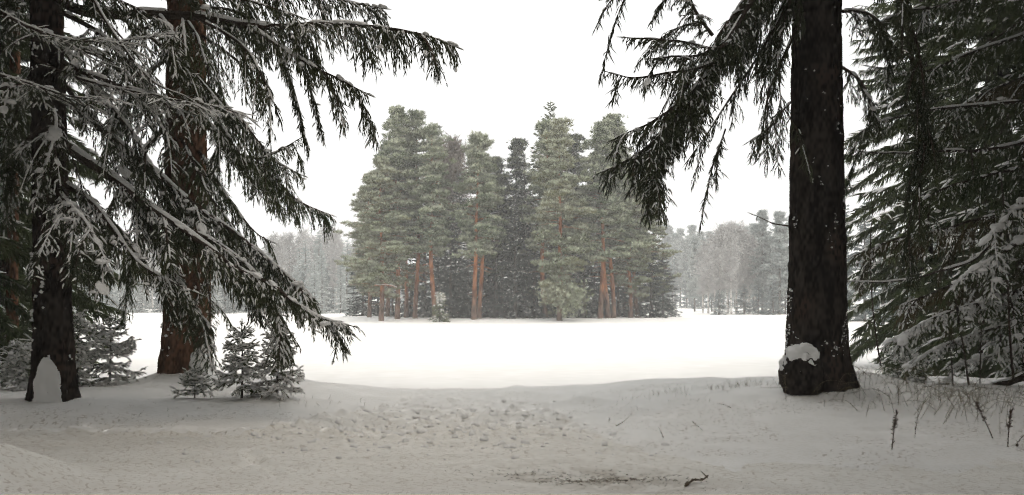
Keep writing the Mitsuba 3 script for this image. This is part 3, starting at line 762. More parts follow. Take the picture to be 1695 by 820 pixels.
# long boughs that can be told apart in the picture: (px, py, metres away) along each
heavy = dict(snow=0.85, ridge=1.1, clumps=10, thick=1.1, subs=5)
B_limbs = [
    # the great top bough that ends far right in the sky, and the one that forks from it
    dict(pts=[(84, -8, 11.8), (146, 20, 11.7), (273, 25, 11.6), (341, 32, 11.5), (405, 42, 11.4), (480, 44, 11.3), (560, 40, 11.2), (625, 46, 11.1), (690, 57, 11.0), (752, 78, 11.0)], r0=0.07, bare=0.42, lmax=0.55, spacing=0.018, droop=1.5, snow=0.6, ridge=1.6, clumps=12, tipfrac=0.5),
    dict(pts=[(400, 41, 11.4), (440, 63, 11.3), (480, 88, 11.25), (544, 122, 11.2), (575, 140, 11.2), (606, 157, 11.2)], r0=0.025, bare=0.30, lmax=0.42, spacing=0.018, droop=1.7, snow=0.6, ridge=1.6, clumps=6),
    dict(pts=[(300, -40, 11.9), (400, -25, 11.9), (500, -12, 11.8), (580, 4, 11.8), (632, 14, 11.8)], r0=0.03, bare=0.05, lmax=0.55, spacing=0.022, droop=1.4, snow=0.6, ridge=1.4, clumps=8),
    dict(pts=[(330, 32, 11.5), (400, 75, 11.3), (430, 120, 11.2), (450, 165, 11.1), (462, 195, 11.1)], r0=0.02, bare=0.1, lmax=0.32, spacing=0.045, droop=1.6, snow=0.5, ridge=0.8, fill=0.8),
    # bare snowy boughs crossing the upper left
    dict(pts=[(88, 60, 11.6), (60, 48, 11.0), (20, 32, 10.6), (-30, 20, 10.4)], r0=0.03, bare=0.3, lmax=0.3, spacing=0.06, snow=0.7, ridge=1.4),
    dict(pts=[(98, 70, 11.5), (127, 112, 11.2), (151, 124, 11.0), (205, 145, 10.9), (263, 161, 10.8), (302, 171, 10.8), (370, 178, 10.8)], r0=0.035, bare=0.35, lmax=0.35, spacing=0.06, droop=0.8, snow=0.8, ridge=1.3, fill=0.7),
    dict(pts=[(100, 72, 11.6), (150, 88, 11.6), (185, 105, 11.6), (212, 130, 11.6), (260, 160, 11.5), (330, 200, 11.5)], r0=0.035, bare=0.4, lmax=0.45, spacing=0.045, snow=0.7, ridge=1.2, clumps=6),
    dict(pts=[(92, 150, 11.4), (40, 140, 10.9), (-10, 150, 10.6), (-60, 170, 10.5)], r0=0.03, bare=0.2, lmax=0.45, spacing=0.035, **heavy),
    # heavy boughs that sweep down to the right, over the second trunk
    dict(pts=[(98, 235, 11.5), (137, 263, 11.3), (205, 310, 11.1), (244, 341, 11.0), (311, 386, 10.9), (356, 418, 10.9), (392, 445, 10.9), (451, 472, 10.9), (487, 499, 10.9), (525, 524, 11.0), (577, 539, 11.0)], r0=0.06, bare=0.2, lmax=0.60, spacing=0.016, droop=1.3, **heavy),
    dict(pts=[(300, 378, 11.0), (350, 400, 11.2), (410, 440, 11.3), (450, 490, 11.4), (465, 545, 11.4), (470, 585, 11.4)], r0=0.03, bare=0.15, lmax=0.55, spacing=0.016, droop=1.3, **heavy),
    dict(pts=[(100, 160, 11.6), (170, 215, 11.5), (250, 280, 11.5), (330, 345, 11.5), (400, 395, 11.5), (470, 452, 11.6), (520, 497, 11.7)], r0=0.045, bare=0.2, lmax=0.55, spacing=0.02, droop=1.2, **heavy),
    dict(pts=[(102, 300, 11.3), (150, 335, 10.9), (190, 380, 10.7), (226, 432, 10.6), (271, 462, 10.6), (318, 481, 10.6)], r0=0.04, bare=0.15, lmax=0.5, spacing=0.02, droop=1.2, **heavy),
    dict(pts=[(96, 320, 11.2), (120, 345, 10.5), (150, 380, 10.2), (170, 420, 10.1), (180, 455, 10.1)], r0=0.03, bare=0.1, lmax=0.45, spacing=0.02, droop=1.2, **heavy),
    dict(pts=[(190, 290, 11.2), (230, 350, 11.1), (270, 410, 11.1), (300, 470, 11.1), (330, 520, 11.2), (350, 545, 11.2)], r0=0.03, bare=0.1, lmax=0.5, spacing=0.022, droop=1.2, **heavy),
    dict(pts=[(85, 175, 11.3), (92, 210, 10.9), (85, 250, 10.7), (70, 300, 10.7), (60, 340, 10.7)], r0=0.03, bare=0.1, lmax=0.4, spacing=0.03, droop=1.2, fill=0.7, **heavy),
    dict(pts=[(70, 210, 11.6), (30, 250, 11.6), (-10, 300, 11.6), (-50, 360, 11.7)], r0=0.03, bare=0.1, lmax=0.5, spacing=0.022, droop=1.2, **heavy),
    dict(pts=[(250, 60, 11.6), (300, 110, 11.6), (340, 160, 11.6), (370, 215, 11.6), (400, 262, 11.6)], r0=0.025, bare=0.1, lmax=0.5, spacing=0.028, droop=1.1, snow=0.6, ridge=1.2, clumps=5),
    dict(pts=[(100, 20, 11.6), (170, 60, 11.3), (220, 115, 11.2), (250, 180, 11.2), (290, 240, 11.2)], r0=0.03, bare=0.25, lmax=0.5, spacing=0.028, droop=1.1, snow=0.7, ridge=1.2, clumps=5),
    dict(pts=[(82, 20, 11.9), (30, -10, 12), (-20, 60, 12), (-40, 120, 12)], r0=0.03, bare=0.1, lmax=0.55, spacing=0.03, **heavy),
    dict(pts=[(60, -60, 11.7), (130, -20, 11.3), (190, 0, 11.1), (260, 30, 11.1), (300, 70, 11.1)], r0=0.03, bare=0.15, lmax=0.55, spacing=0.03, droop=1.1, snow=0.7, ridge=1.2, clumps=5),
    dict(pts=[(104, 100, 11.4), (160, 150, 11.2), (215, 215, 11.1), (262, 290, 11.1), (290, 350, 11.2)], r0=0.03, bare=0.2, lmax=0.5, spacing=0.03, droop=1.2, snow=0.7, ridge=1.0, clumps=5),
    dict(pts=[(96, 130, 12.2), (150, 190, 12.6), (205, 240, 12.9), (260, 300, 13.0), (300, 370, 13.0)], r0=0.03, bare=0.1, lmax=0.55, spacing=0.03, droop=1.2, snow=0.6, ridge=1.0, clumps=5),
    dict(pts=[(70, 90, 12.1), (40, 150, 12.6), (10, 230, 12.9), (-30, 300, 13.0)], r0=0.03, bare=0.1, lmax=0.55, spacing=0.03, droop=1.2, snow=0.7, ridge=1.0, clumps=5),
    dict(pts=[(180, 20, 11.5), (260, 70, 11.4), (330, 130, 11.4), (390, 200, 11.4)], r0=0.02, bare=0.1, lmax=0.45, spacing=0.034, droop=1.2, snow=0.6, ridge=0.8, clumps=3),
    dict(pts=[(240, -30, 11.6), (330, -10, 11.4), (420, 5, 11.3), (500, 30, 11.3)], r0=0.025, bare=0.1, lmax=0.5, spacing=0.03, droop=1.3, snow=0.5, ridge=0.8, clumps=3),
    # bare snow lined twigs crossing the upper left
    dict(pts=[(150, -10, 10.6), (180, 40, 10.5), (215, 95, 10.5), (260, 140, 10.6), (330, 170, 10.7)], r0=0.018, bare=0.15, lmax=0.5, spacing=0.09, droop=0.4, needles=0, tr=0.0055, side_len=1.5, snow=1.0, ridge=0.6, thick=1.6, subs=4),
    dict(pts=[(60, 100, 10.8), (130, 130, 10.7), (210, 150, 10.7), (290, 165, 10.7), (380, 182, 10.8)], r0=0.018, bare=0.1, lmax=0.5, spacing=0.09, droop=0.3, needles=0, tr=0.0055, side_len=1.5, snow=1.0, ridge=0.6, thick=1.6, subs=5),
    dict(pts=[(-20, 10, 10.4), (50, 45, 10.4), (110, 65, 10.4), (190, 70, 10.5), (260, 60, 10.6)], r0=0.018, bare=0.1, lmax=0.45, spacing=0.09, droop=0.3, needles=0, tr=0.0055, side_len=1.5, snow=1.0, ridge=0.7, thick=1.6, subs=5),
    dict(pts=[(-20, 120, 10.4), (40, 135, 10.4), (110, 158, 10.4), (180, 165, 10.5)], r0=0.016, bare=0.1, lmax=0.4, spacing=0.09, droop=0.3, needles=0, tr=0.0055, side_len=1.5, snow=1.0, ridge=0.7, thick=1.6, subs=4),
    dict(pts=[(100, 200, 11.2), (95, 225, 10.9), (85, 250, 10.8), (88, 285, 10.8)], r0=0.014, bare=0.1, lmax=0.4, spacing=0.09, droop=0.5, needles=0, tr=0.0055, side_len=1.5, snow=1.0, ridge=0.7, thick=1.6, subs=3),
    dict(pts=[(112, 440, 11.6), (128, 446, 11.4), (155, 455, 11.2)], r0=0.012, bare=0.9, lmax=0.1, spacing=0.05, snow=0.7, ridge=0.7),
]
for k, q in enumerate(B_limbs):
    add_branch(TB, px_branch(B, 'needle_dark', g, **q), 'needle_dark')
G = spruce_crown(rs(20), 23, 8.2, 3.9, whorl=0.55, per=7, twig=0.70, tr=0.085, sag=0.28, needles=0, dens=0.9)
group_of('big_crown', crown=mikit.ply(cat(G.wood + G.needle), 'needle_dark'))


def crown_on(tree, x, y, z, rot, s):
    scene[tree + '__crown'] = {'type': 'instance', 'shapegroup': {'type': 'ref', 'id': 'big_crown'}, 'to_world': T().translate([x, y, z]).rotate([0, 0, 1], rot).scale(s)}


crown_on(TB, BX - 0.1, BY, BZ, 20, [0.95, 0.95, 0.95])

# ---- the big red-brown trunk behind it
g = rs(12)
AX, AY = TREE_A
AZ = float(ground_z(AX, AY, False)) - 0.30
prof_a = [(-0.4, 0.50), (0, 0.46), (0.6, 0.425), (2, 0.385), (5.5, 0.34), (9, 0.29), (24, 0.04)]
lean_a = (0.0, 0.0)
A = (AX, AY, AZ, prof_a, lean_a)
TA = numbered('spruce_tree')
lob_a = [(-2.5, 0.10, 0.4), (-0.6, 0.12, 0.4), (1.2, 0.1, 0.4)]
put(TA + '__trunk', trunk_mesh(AX, AY, AZ, 24, prof_a, lean_a, lob_a, 0.026, (100, 0.05), 8), 'bark_brown', True)
tag(TA, 'thick reddish brown spruce at the field edge on the left, half hidden by boughs', 'tree')
put(TA + '__snow_flecks', flecks(*A[:3], prof_a, lean_a, (0.3, 3), (-1.3, 0.6), 200, g, (0.012, 0.03)), 'snow', True, kind='stuff')
put(TA + '__snow_apron', apron(A, -0.75, 0.40, 0.62, 0.10, g, lobes=lob_a), 'snow', True, 'snow drifted against the right side of the trunk base')
A_limbs = [
    dict(pts=[(325, 190, 16.0), (360, 225, 15.8), (388, 258, 15.6), (446, 290, 15.5), (495, 333, 15.4), (546, 356, 15.4)], r0=0.05, bare=0.12, lmax=0.75, spacing=0.018, droop=1.4, snow=0.4, ridge=1.0, clumps=4),
    dict(pts=[(390, 255, 15.6), (425, 262, 15.5), (456, 252, 15.4), (478, 240, 15.4), (496, 229, 15.4)], r0=0.02, bare=0.1, lmax=0.42, spacing=0.03, droop=1.5, snow=0.5, ridge=1.0),
    dict(pts=[(330, 130, 16.0), (370, 170, 15.8), (420, 225, 15.6), (455, 265, 15.5), (500, 290, 15.5)], r0=0.03, bare=0.1, lmax=0.6, spacing=0.024, droop=1.3, snow=0.5, ridge=1.0, clumps=4),
    dict(pts=[(330, 250, 16.0), (360, 300, 15.8), (390, 345, 15.7), (425, 385, 15.6), (450, 400, 15.6)], r0=0.03, bare=0.05, lmax=0.6, spacing=0.035, droop=1.5, snow=0.5, ridge=1.0, fill=0.7),
    dict(pts=[(335, 60, 16.0), (380, 90, 15.8), (420, 130, 15.7), (445, 165, 15.7)], r0=0.03, bare=0.05, lmax=0.8, spacing=0.04, droop=1.6, snow=0.5, ridge=1.0, fill=0.8),
    dict(pts=[(285, 90, 15.9), (240, 130, 15.6), (200, 190, 15.4), (170, 250, 15.4)], r0=0.04, bare=0.1, lmax=0.8, spacing=0.03, droop=1.2, snow=0.5, ridge=1.0),
    dict(pts=[(300, 230, 15.8), (320, 270, 15.2), (345, 320, 15.0), (380, 370, 15.0), (400, 410, 15.0)], r0=0.03, bare=0.1, lmax=0.65, spacing=0.026, droop=1.3, snow=0.5, ridge=1.0, clumps=4),
    dict(pts=[(330, 330, 15.8), (370, 385, 15.6), (420, 430, 15.5), (470, 455, 15.5), (520, 497, 15.5)], r0=0.03, bare=0.1, lmax=0.55, spacing=0.03, droop=1.3, snow=0.6, ridge=1.2, clumps=5),
    dict(pts=[(300, 20, 15.8), (330, 70, 15.2), (345, 130, 15.0), (340, 190, 15.0)], r0=0.03, bare=0.1, lmax=0.7, spacing=0.03, droop=1.3, snow=0.5, ridge=1.0),
    dict(pts=[(285, 200, 15.9), (230, 260, 15.6), (190, 330, 15.5), (160, 400, 15.5), (130, 460, 15.5)], r0=0.04, bare=0.1, lmax=0.75, spacing=0.028, droop=1.2, snow=0.5, ridge=1.0, clumps=4),
    dict(pts=[(335, 440, 15.8), (345, 480, 15.5), (348, 520, 15.4), (345, 560, 15.4)], r0=0.015, bare=0.05, lmax=0.3, spacing=0.03, droop=1.3, snow=0.6, ridge=1.0),
    dict(pts=[(280, 30, 16.0), (220, 60, 15.6), (170, 120, 15.4), (140, 190, 15.4)], r0=0.03, bare=0.05, lmax=0.75, spacing=0.034, droop=1.3, snow=0.5, ridge=0.8),
    dict(pts=[(330, 10, 16.0), (390, 20, 15.7), (440, 50, 15.6), (470, 100, 15.6)], r0=0.03, bare=0.05, lmax=0.8, spacing=0.034, droop=1.4, snow=0.5, ridge=0.8),
    dict(pts=[(340, 160, 16.0), (390, 190, 15.7), (430, 240, 15.6), (470, 310, 15.5)], r0=0.03, bare=0.05, lmax=0.7, spacing=0.03, droop=1.4, snow=0.45, ridge=0.8),
    dict(pts=[(270, 330, 15.9), (240, 390, 15.5), (215, 440, 15.3), (215, 490, 15.3)], r0=0.03, bare=0.05, lmax=0.6, spacing=0.03, droop=1.3, snow=0.5, ridge=1.0, clumps=3),
]
for q in A_limbs:
    add_branch(TA, px_branch(A, 'needle_green', g, **q), 'needle_green')
crown_on(TA, AX, AY, AZ + 1.2, 130, [1.0, 1.0, 1.0])

# ---- the black trunk on the right with the burl
g = rs(13)
CX, CY = TREE_C
CZ = float(ground_z(CX, CY, False)) - 0.10
prof_c = [(-0.4, 0.46), (0, 0.44), (0.5, 0.41), (1.5, 0.39), (5.5, 0.325), (9, 0.28), (24, 0.04)]
lean_c = (0.004, 0.0)
C = (CX, CY, CZ, prof_c, lean_c)
TC = numbered('spruce_tree')
lob_c = [(-2.45, 0.05, 0.4), (-1.0, 0.07, 0.25), (0.10, 0.25, 0.50), (2.2, 0.15, 0.4), (-1.75, 0.03, 0.3)]
put(TC + '__trunk', trunk_mesh(CX, CY, CZ, 24, prof_c, lean_c, lob_c, 0.028, (110, 0.045), 3), 'bark_dark', True)
tag(TC, 'thick almost black spruce on the right with a snow capped burl at its foot', 'tree')
put(TC + '__snow_flecks', cat([flecks(*C[:3], prof_c, lean_c, (0.5, 2.7), (-0.9, 0.35), 420, g, (0.004, 0.014)), flecks(*C[:3], prof_c, lean_c, (2.6, 5.2), (-1.2, 0.6), 50, g, (0.005, 0.012)), flecks(*C[:3], prof_c, lean_c, (0.2, 2.4), (-2.9, 0.2), 160, g, (0.005, 0.014))]), 'snow', True, kind='stuff')
mb = ICO[3].copy().subdivide()
v = np.array(mb.vertices)
v = v * (1 + 0.55 * (meshkit.fbm(v * 1.8 + 3, 3)[:, None] - 0.5) + 0.10 * (meshkit.fbm(v * 7, 2)[:, None] - 0.5))
bc = at(1327, 622, 12.25)
burl = v * np.array([0.285, 0.24, 0.34]) + bc
put(TC + '__burl', (burl, np.array(mb.faces)), 'bark_dark', True, 'bulging burl at the foot of the trunk')
nb_ = trimesh.Trimesh(burl, mb.faces, process=False).vertex_normals
ctop = sst(0.40, 0.80, nb_[:, 2] + 0.30 * (meshkit.fbm(burl * 9, 3) - 0.5) + 0.25 * ((burl - bc)[:, 2] / 0.34 - 0.5) - 0.15 * ((burl - bc)[:, 0] / 0.28))
cap = burl - nb_ * 0.02 * (1 - ctop)[:, None] + (nb_ * 0.03 + np.array([0, 0, 0.055]) * (0.6 + 0.8 * meshkit.fbm(burl * 6, 3))[:, None]) * ctop[:, None]
put(TC + '__burl__snow_cap', (cap, np.array(mb.faces)), 'snow', True, 'cap of snow on the burl')
lite = dict(snow=0.28, ridge=0.8, clumps=2, subs=5, sub_len=0.6)
C_limbs = [
    # the great hanging bough left of the trunk and the shoots that stand out from it
    dict(pts=[(1345, -190, 12.6), (1300, -90, 12.2), (1240, 10, 11.9), (1195, 80, 11.7), (1155, 150, 11.6), (1120, 215, 11.5), (1090, 280, 11.5), (1078, 340, 11.5)], r0=0.06, bare=0.12, lmax=0.70, spacing=0.008, droop=1.1, needles=5, **lite),
    dict(pts=[(1250, 20, 11.9), (1195, 78, 11.6), (1140, 72, 11.4), (1097, 66, 11.3), (1035, 62, 11.2)], r0=0.025, bare=0.1, lmax=0.26, spacing=0.022, droop=1.3, snow=0.35, ridge=1.2, clumps=3, subs=0),
    dict(pts=[(1190, 80, 11.7), (1150, 92, 11.5), (1110, 92, 11.4), (1078, 98, 11.3)], r0=0.018, bare=0.1, lmax=0.26, spacing=0.022, droop=1.3, snow=0.35, ridge=1.2, clumps=2),
    dict(pts=[(1200, 95, 11.7), (1150, 115, 11.5), (1090, 124, 11.4), (1045, 128, 11.3), (1010, 123, 11.3)], r0=0.02, bare=0.1, lmax=0.26, spacing=0.024, droop=1.3, **lite),
    dict(pts=[(1170, 120, 11.7), (1130, 165, 11.5), (1085, 200, 11.4), (1045, 218, 11.3), (1018, 232, 11.3)], r0=0.02, bare=0.05, lmax=0.42, spacing=0.018, droop=1.2, **lite),
    dict(pts=[(1140, 170, 11.6), (1105, 215, 11.4), (1065, 250, 11.3), (1025, 272, 11.2), (998, 284, 11.2)], r0=0.02, bare=0.05, lmax=0.42, spacing=0.018, droop=1.2, **lite),
    dict(pts=[(1130, 190, 11.6), (1100, 245, 11.4), (1080, 300, 11.3), (1074, 350, 11.3)], r0=0.02, bare=0.05, lmax=0.36, spacing=0.02, droop=1.2, **lite),
    dict(pts=[(1180, 60, 11.9), (1150, 20, 11.8), (1135, -10, 11.8), (1100, -20, 11.7)], r0=0.02, bare=0.05, lmax=0.4, spacing=0.02, droop=1.2, snow=0.4, ridge=1.0, clumps=2),
    dict(pts=[(1230, 10, 12.2), (1190, 60, 12.0), (1175, 110, 12.0), (1165, 160, 12.0)], r0=0.02, bare=0.05, lmax=0.45, spacing=0.016, droop=1.2, **lite),
    dict(pts=[(1340, -120, 12.8), (1290, -60, 12.7), (1240, -10, 12.6), (1205, 40, 12.6), (1190, 90, 12.6)], r0=0.03, bare=0.05, lmax=0.55, spacing=0.014, droop=1.3, **lite),
    dict(pts=[(1345, -80, 12.9), (1310, -20, 12.9), (1280, 40, 12.9), (1262, 100, 12.9)], r0=0.025, bare=0.05, lmax=0.55, spacing=0.016, droop=1.3, **lite),
    dict(pts=[(1150, 120, 11.5), (1120, 170, 11.4), (1095, 220, 11.4), (1062, 262, 11.3), (1050, 290, 11.3)], r0=0.02, bare=0.05, lmax=0.42, spacing=0.016, droop=1.1, **lite),
    # thin, half bare shoots hanging between it and the trunk
    dict(pts=[(1330, -60, 12.6), (1290, 30, 12.5), (1250, 100, 12.4), (1205, 170, 12.4), (1165, 230, 12.4), (1140, 265, 12.4)], r0=0.02, bare=0.1, lmax=0.42, spacing=0.05, droop=1.5, fill=0.8, snow=0.15, ridge=0.5),
    dict(pts=[(1335, 20, 12.5), (1300, 90, 12.4), (1275, 150, 12.3), (1262, 215, 12.3), (1255, 250, 12.3)], r0=0.02, bare=0.05, lmax=0.42, spacing=0.035, droop=1.5, fill=0.8, snow=0.15, ridge=0.5),
    dict(pts=[(1310, 170, 12.5), (1290, 190, 12.3), (1270, 215, 12.2), (1240, 235, 12.2)], r0=0.012, bare=0.05, lmax=0.3, spacing=0.03, droop=1.4, snow=0.2, ridge=0.5),
    dict(pts=[(1320, -50, 12.4), (1270, 0, 12.3), (1240, 60, 12.2), (1225, 120, 12.2)], r0=0.02, bare=0.05, lmax=0.5, spacing=0.02, droop=1.4, **lite),
    dict(pts=[(1325, -40, 12.4), (1300, 30, 12.2), (1285, 100, 12.2)], r0=0.02, bare=0.05, lmax=0.4, spacing=0.035, droop=1.4, **lite),
    dict(pts=[(1200, 215, 12.4), (1190, 245, 12.4), (1184, 258, 12.4)], r0=0.008, bare=0.2, lmax=0.14, spacing=0.02, droop=1.2, snow=0.15, ridge=0.4),
    dict(pts=[(1306, 375, 12.5), (1280, 370, 12.3), (1262, 362, 12.2), (1250, 357, 12.2)], r0=0.007, bare=0.95, lmax=0.05, spacing=0.05, snow=0, needles=0),
    # the dark boughs that hang down right of the trunk
    dict(pts=[(1400, -200, 12.6), (1450, -110, 12.2), (1490, -20, 12.0), (1515, 70, 11.9), (1528, 160, 11.8), (1535, 250, 11.8)], r0=0.05, bare=0.1, lmax=0.42, spacing=0.013, droop=1.5, snow=0.04, ridge=0.3),
    dict(pts=[(1500, 60, 12.0), (1525, 160, 11.9), (1530, 250, 11.8), (1515, 330, 11.8), (1495, 420, 11.8)], r0=0.03, bare=0.05, lmax=0.34, spacing=0.016, droop=1.5, snow=0.05, ridge=0.3),
    dict(pts=[(1395, 20, 12.6), (1430, 20, 12.3), (1460, 40, 12.2), (1480, 80, 12.2)], r0=0.02, bare=0.05, lmax=0.45, spacing=0.03, droop=1.4, **lite),
    dict(pts=[(1390, 110, 12.6), (1420, 130, 12.4), (1440, 165, 12.3), (1446, 200, 12.3)], r0=0.02, bare=0.05, lmax=0.4, spacing=0.035, droop=1.4, **lite),
    dict(pts=[(1050, -30, 11.4), (1030, -12, 11.4), (1005, -4, 11.4)], r0=0.012, bare=0.0, lmax=0.16, spacing=0.03, droop=1.3, snow=0.3),
]
for q in C_limbs:
    add_branch(TC, px_branch(C, 'needle_dark', g, **q), 'needle_dark')
crown_on(TC, CX, CY, CZ, 250, [1.05, 1.05, 1.0])

# ---- the spruce at the right edge whose boughs sweep down to the snow
g = rs(14)
EX, EY = 8.35, 14.4
EZ = float(ground_z(EX, EY, False)) - 0.1
prof_e = [(-0.4, 0.30), (0, 0.27), (1.5, 0.22), (6, 0.18), (20, 0.03)]
TE = numbered('spruce_tree')
put(TE + '__trunk', trunk_mesh(EX, EY, EZ, 20, prof_e, (0, 0), None, 0.02, (48, 0.08), 9), 'bark_dark', True)
tag(TE, 'spruce at the right edge with low snowy boughs sweeping left down to the ground', 'tree')
mid = dict(snow=0.5, ridge=1.2, clumps=4)
low = dict(snow=1.0, ridge=1.7, clumps=14, thick=1.5)
E_limbs = [
    dict(pts=[(1770, 440, 14.3), (1720, 470, 14.0), (1670, 487, 13.8), (1617, 503, 13.6), (1563, 520, 13.5), (1509, 546, 13.5), (1468, 568, 13.5)], r0=0.045, bare=0.1, lmax=0.5, spacing=0.018, droop=1.0, **low),
    dict(pts=[(1770, 480, 14.3), (1700, 520, 14.0), (1640, 545, 13.9), (1580, 565, 13.9), (1530, 590, 13.9), (1500, 615, 13.9)], r0=0.045, bare=0.1, lmax=0.42, spacing=0.022, droop=0.9, fill=0.8, **low),
    dict(pts=[(1770, 400, 14.3), (1700, 430, 14.2), (1640, 450, 14.2), (1580, 470, 14.2), (1530, 490, 14.2), (1490, 505, 14.2)], r0=0.045, bare=0.1, lmax=0.6, spacing=0.02, droop=1.2, **mid),
    dict(pts=[(1660, 385, 13.6), (1611, 431, 13.4), (1552, 450, 13.3), (1482, 466, 13.2), (1402, 467, 13.1)], r0=0.022, bare=0.55, lmax=0.2, spacing=0.05, droop=0.8, fill=0.5, snow=0.8, ridge=1.1),
    dict(pts=[(1770, 220, 14.3), (1695, 236, 14.0), (1640, 247, 13.8), (1557, 250, 13.6), (1485, 255, 13.5), (1400, 247, 13.4)], r0=0.035, bare=0.2, lmax=0.6, spacing=0.03, droop=1.5, **mid),
    dict(pts=[(1770, 255, 14.3), (1695, 277, 13.9), (1608, 297, 13.6), (1559, 315, 13.5), (1510, 345, 13.5)], r0=0.04, bare=0.35, lmax=0.6, spacing=0.03, droop=1.4, **mid),
    dict(pts=[(1770, 330, 14.3), (1690, 350, 14.0), (1608, 366, 13.9), (1567, 379, 13.9), (1485, 395, 13.9), (1420, 420, 13.9)], r0=0.035, bare=0.2, lmax=0.65, spacing=0.026, droop=1.4, **mid),
    dict(pts=[(1770, 150, 14.3), (1695, 169, 14.1), (1598, 177, 14.0), (1526, 185, 14.0), (1450, 205, 14.0), (1405, 235, 14.0)], r0=0.035, bare=0.15, lmax=0.6, spacing=0.026, droop=1.4, **mid),
    dict(pts=[(1770, 40, 14.3), (1690, 60, 14.1), (1600, 90, 14.1), (1520, 120, 14.1), (1440, 110, 14.1)], r0=0.035, bare=0.1, lmax=0.6, spacing=0.024, droop=1.4, **mid),
    dict(pts=[(1770, -60, 14.3), (1690, -40, 14.1), (1600, 0, 14.1), (1500, 20, 14.1), (1430, 50, 14.1)], r0=0.035, bare=0.1, lmax=0.7, spacing=0.024, droop=1.4, **mid),
    dict(pts=[(1760, 350, 13.9), (1690, 400, 13.2), (1640, 430, 12.9), (1600, 455, 12.8), (1575, 480, 12.8)], r0=0.035, bare=0.1, lmax=0.5, spacing=0.026, droop=1.1, **low),
    dict(pts=[(1760, 300, 14.0), (1700, 330, 13.4), (1660, 365, 13.2), (1630, 400, 13.1)], r0=0.03, bare=0.1, lmax=0.5, spacing=0.026, droop=1.2, **low),
    dict(pts=[(1770, 100, 14.6), (1690, 130, 15.0), (1620, 160, 15.3), (1560, 200, 15.4)], r0=0.035, bare=0.1, lmax=0.8, spacing=0.026, droop=1.4, **mid),
    dict(pts=[(1770, 0, 14.6), (1700, 30, 15.0), (1640, 70, 15.3), (1580, 120, 15.4)], r0=0.035, bare=0.1, lmax=0.8, spacing=0.026, droop=1.4, **mid),
    dict(pts=[(1780, 540, 14.3), (1720, 560, 14.0), (1670, 580, 13.9), (1620, 595, 13.9), (1570, 610, 13.9)], r0=0.03, bare=0.1, lmax=0.36, spacing=0.035, droop=0.8, fill=0.7, **low),
]
for k, q in enumerate(E_limbs):
    nd = 'needle_brown' if k in (2, 6, 3, 12) else 'needle_green'
    add_branch(TE, px_branch(None, nd, g, **q), nd)
crown_on(TE, EX, EY, EZ + 0.3, 310, [0.85, 0.85, 0.9])

# ---- spruces standing behind: one generic spruce in light detail, copied
g = rs(21)


def spruce_group(name, g, h, r, z_low, r_max, needle, bark='grey_bark', **kw):
    G = spruce_crown(g, h, z_low, r_max, **kw)
    tm, _ = simple_trunk(h * 0.97, r, g)
    parts = dict(trunk=mikit.ply(cat([tm]), bark, True), crown=mikit.ply(cat(G.wood[::1] + G.needle), needle))
    if G.snow:
        parts['snow_cover'] = mikit.ply(cat(G.snow), 'twig_snow', True)
    group_of(name, **parts)


spruce_group('near_wood_spruce', rs(21), 20, 0.24, 1.2, 3.0, 'needle_green', 'bark_dark', twig=0.34, tr=0.022, per=8, whorl=0.38, snow=0.5, needles=1, dens=1.9, sag=0.85, hang=2.4, z_fine=9.5)
spruce_group('wood_spruce', rs(22), 22, 0.26, 3.6, 3.8, 'needle_dark', 'bark_dark', twig=0.75, tr=0.10, per=7, whorl=0.5, sag=0.4, needles=0, dens=1.1)
G = spruce_crown(rs(24), 23, 8.4, 4.0, whorl=0.55, per=7, twig=0.70, tr=0.09, sag=0.28, needles=0, dens=0.9)
tm, _ = simple_trunk(22, 0.27, rs(24))
group_of('high_spruce', trunk=mikit.ply(tm, 'bark_dark', True), crown=mikit.ply(cat(G.wood + G.needle), 'needle_dark'))
for x, px, d, rot, s, lab in (
        (0, 1640, 20.5, 40, 1.0, 'dense brownish green spruce filling the right edge behind the low snowy boughs'),
        (0, 1800, 18.0, 160, 1.0, 'spruce just outside the right edge, its boughs filling the upper right corner'),
        (0, 1530, 27.0, 250, 1.0, 'spruce standing behind the dark hanging boughs right of the black trunk'),
        (0, 1720, 27.0, 100, 1.05, 'farthest dense spruce in the right edge thicket'),
        (0, 12, 21.5, 200, 0.95, 'dark spruce in the left edge thicket behind the thin brown trunk'),
        (0, -90, 17.0, 300, 0.9, 'dark spruce cut by the left edge of the picture'),
        (0, -40, 27.0, 20, 1.05, 'farthest spruce of the left edge thicket')):
    p = at(px, 600, d)
    instance('spruce_tree', 'near_wood_spruce', p[0], p[1], float(ground_z(p[0], p[1], False)) - 0.05, s, rot, label=lab)

# thin red-brown pine trunk at the far left
g = rs(15)
p = at(20, 612, 18.8)
zz = float(ground_z(p[0], p[1], False))
TD = 'pine_tree'
_count['pine_tree'] = 1
put(TD + '__trunk', trunk_mesh(p[0], p[1], zz - 0.3, 19, [(-0.4, 0.16), (0, 0.145), (1, 0.12), (6, 0.105), (19, 0.03)], (0.006, 0), None, 0.012, (40, 0.08), 4), 'bark_brown', True)
tag(TD, 'thin straight red-brown pine trunk at the left edge', 'tree')
_, wd, cr = pine_tree(g, 19, 0.1, 9, 2.2, 3500, limbs=40)
put(TD + '__crown', (cat([wd, cr])[0] + [p[0], p[1], zz], cat([wd, cr])[1]), 'pine_needle')

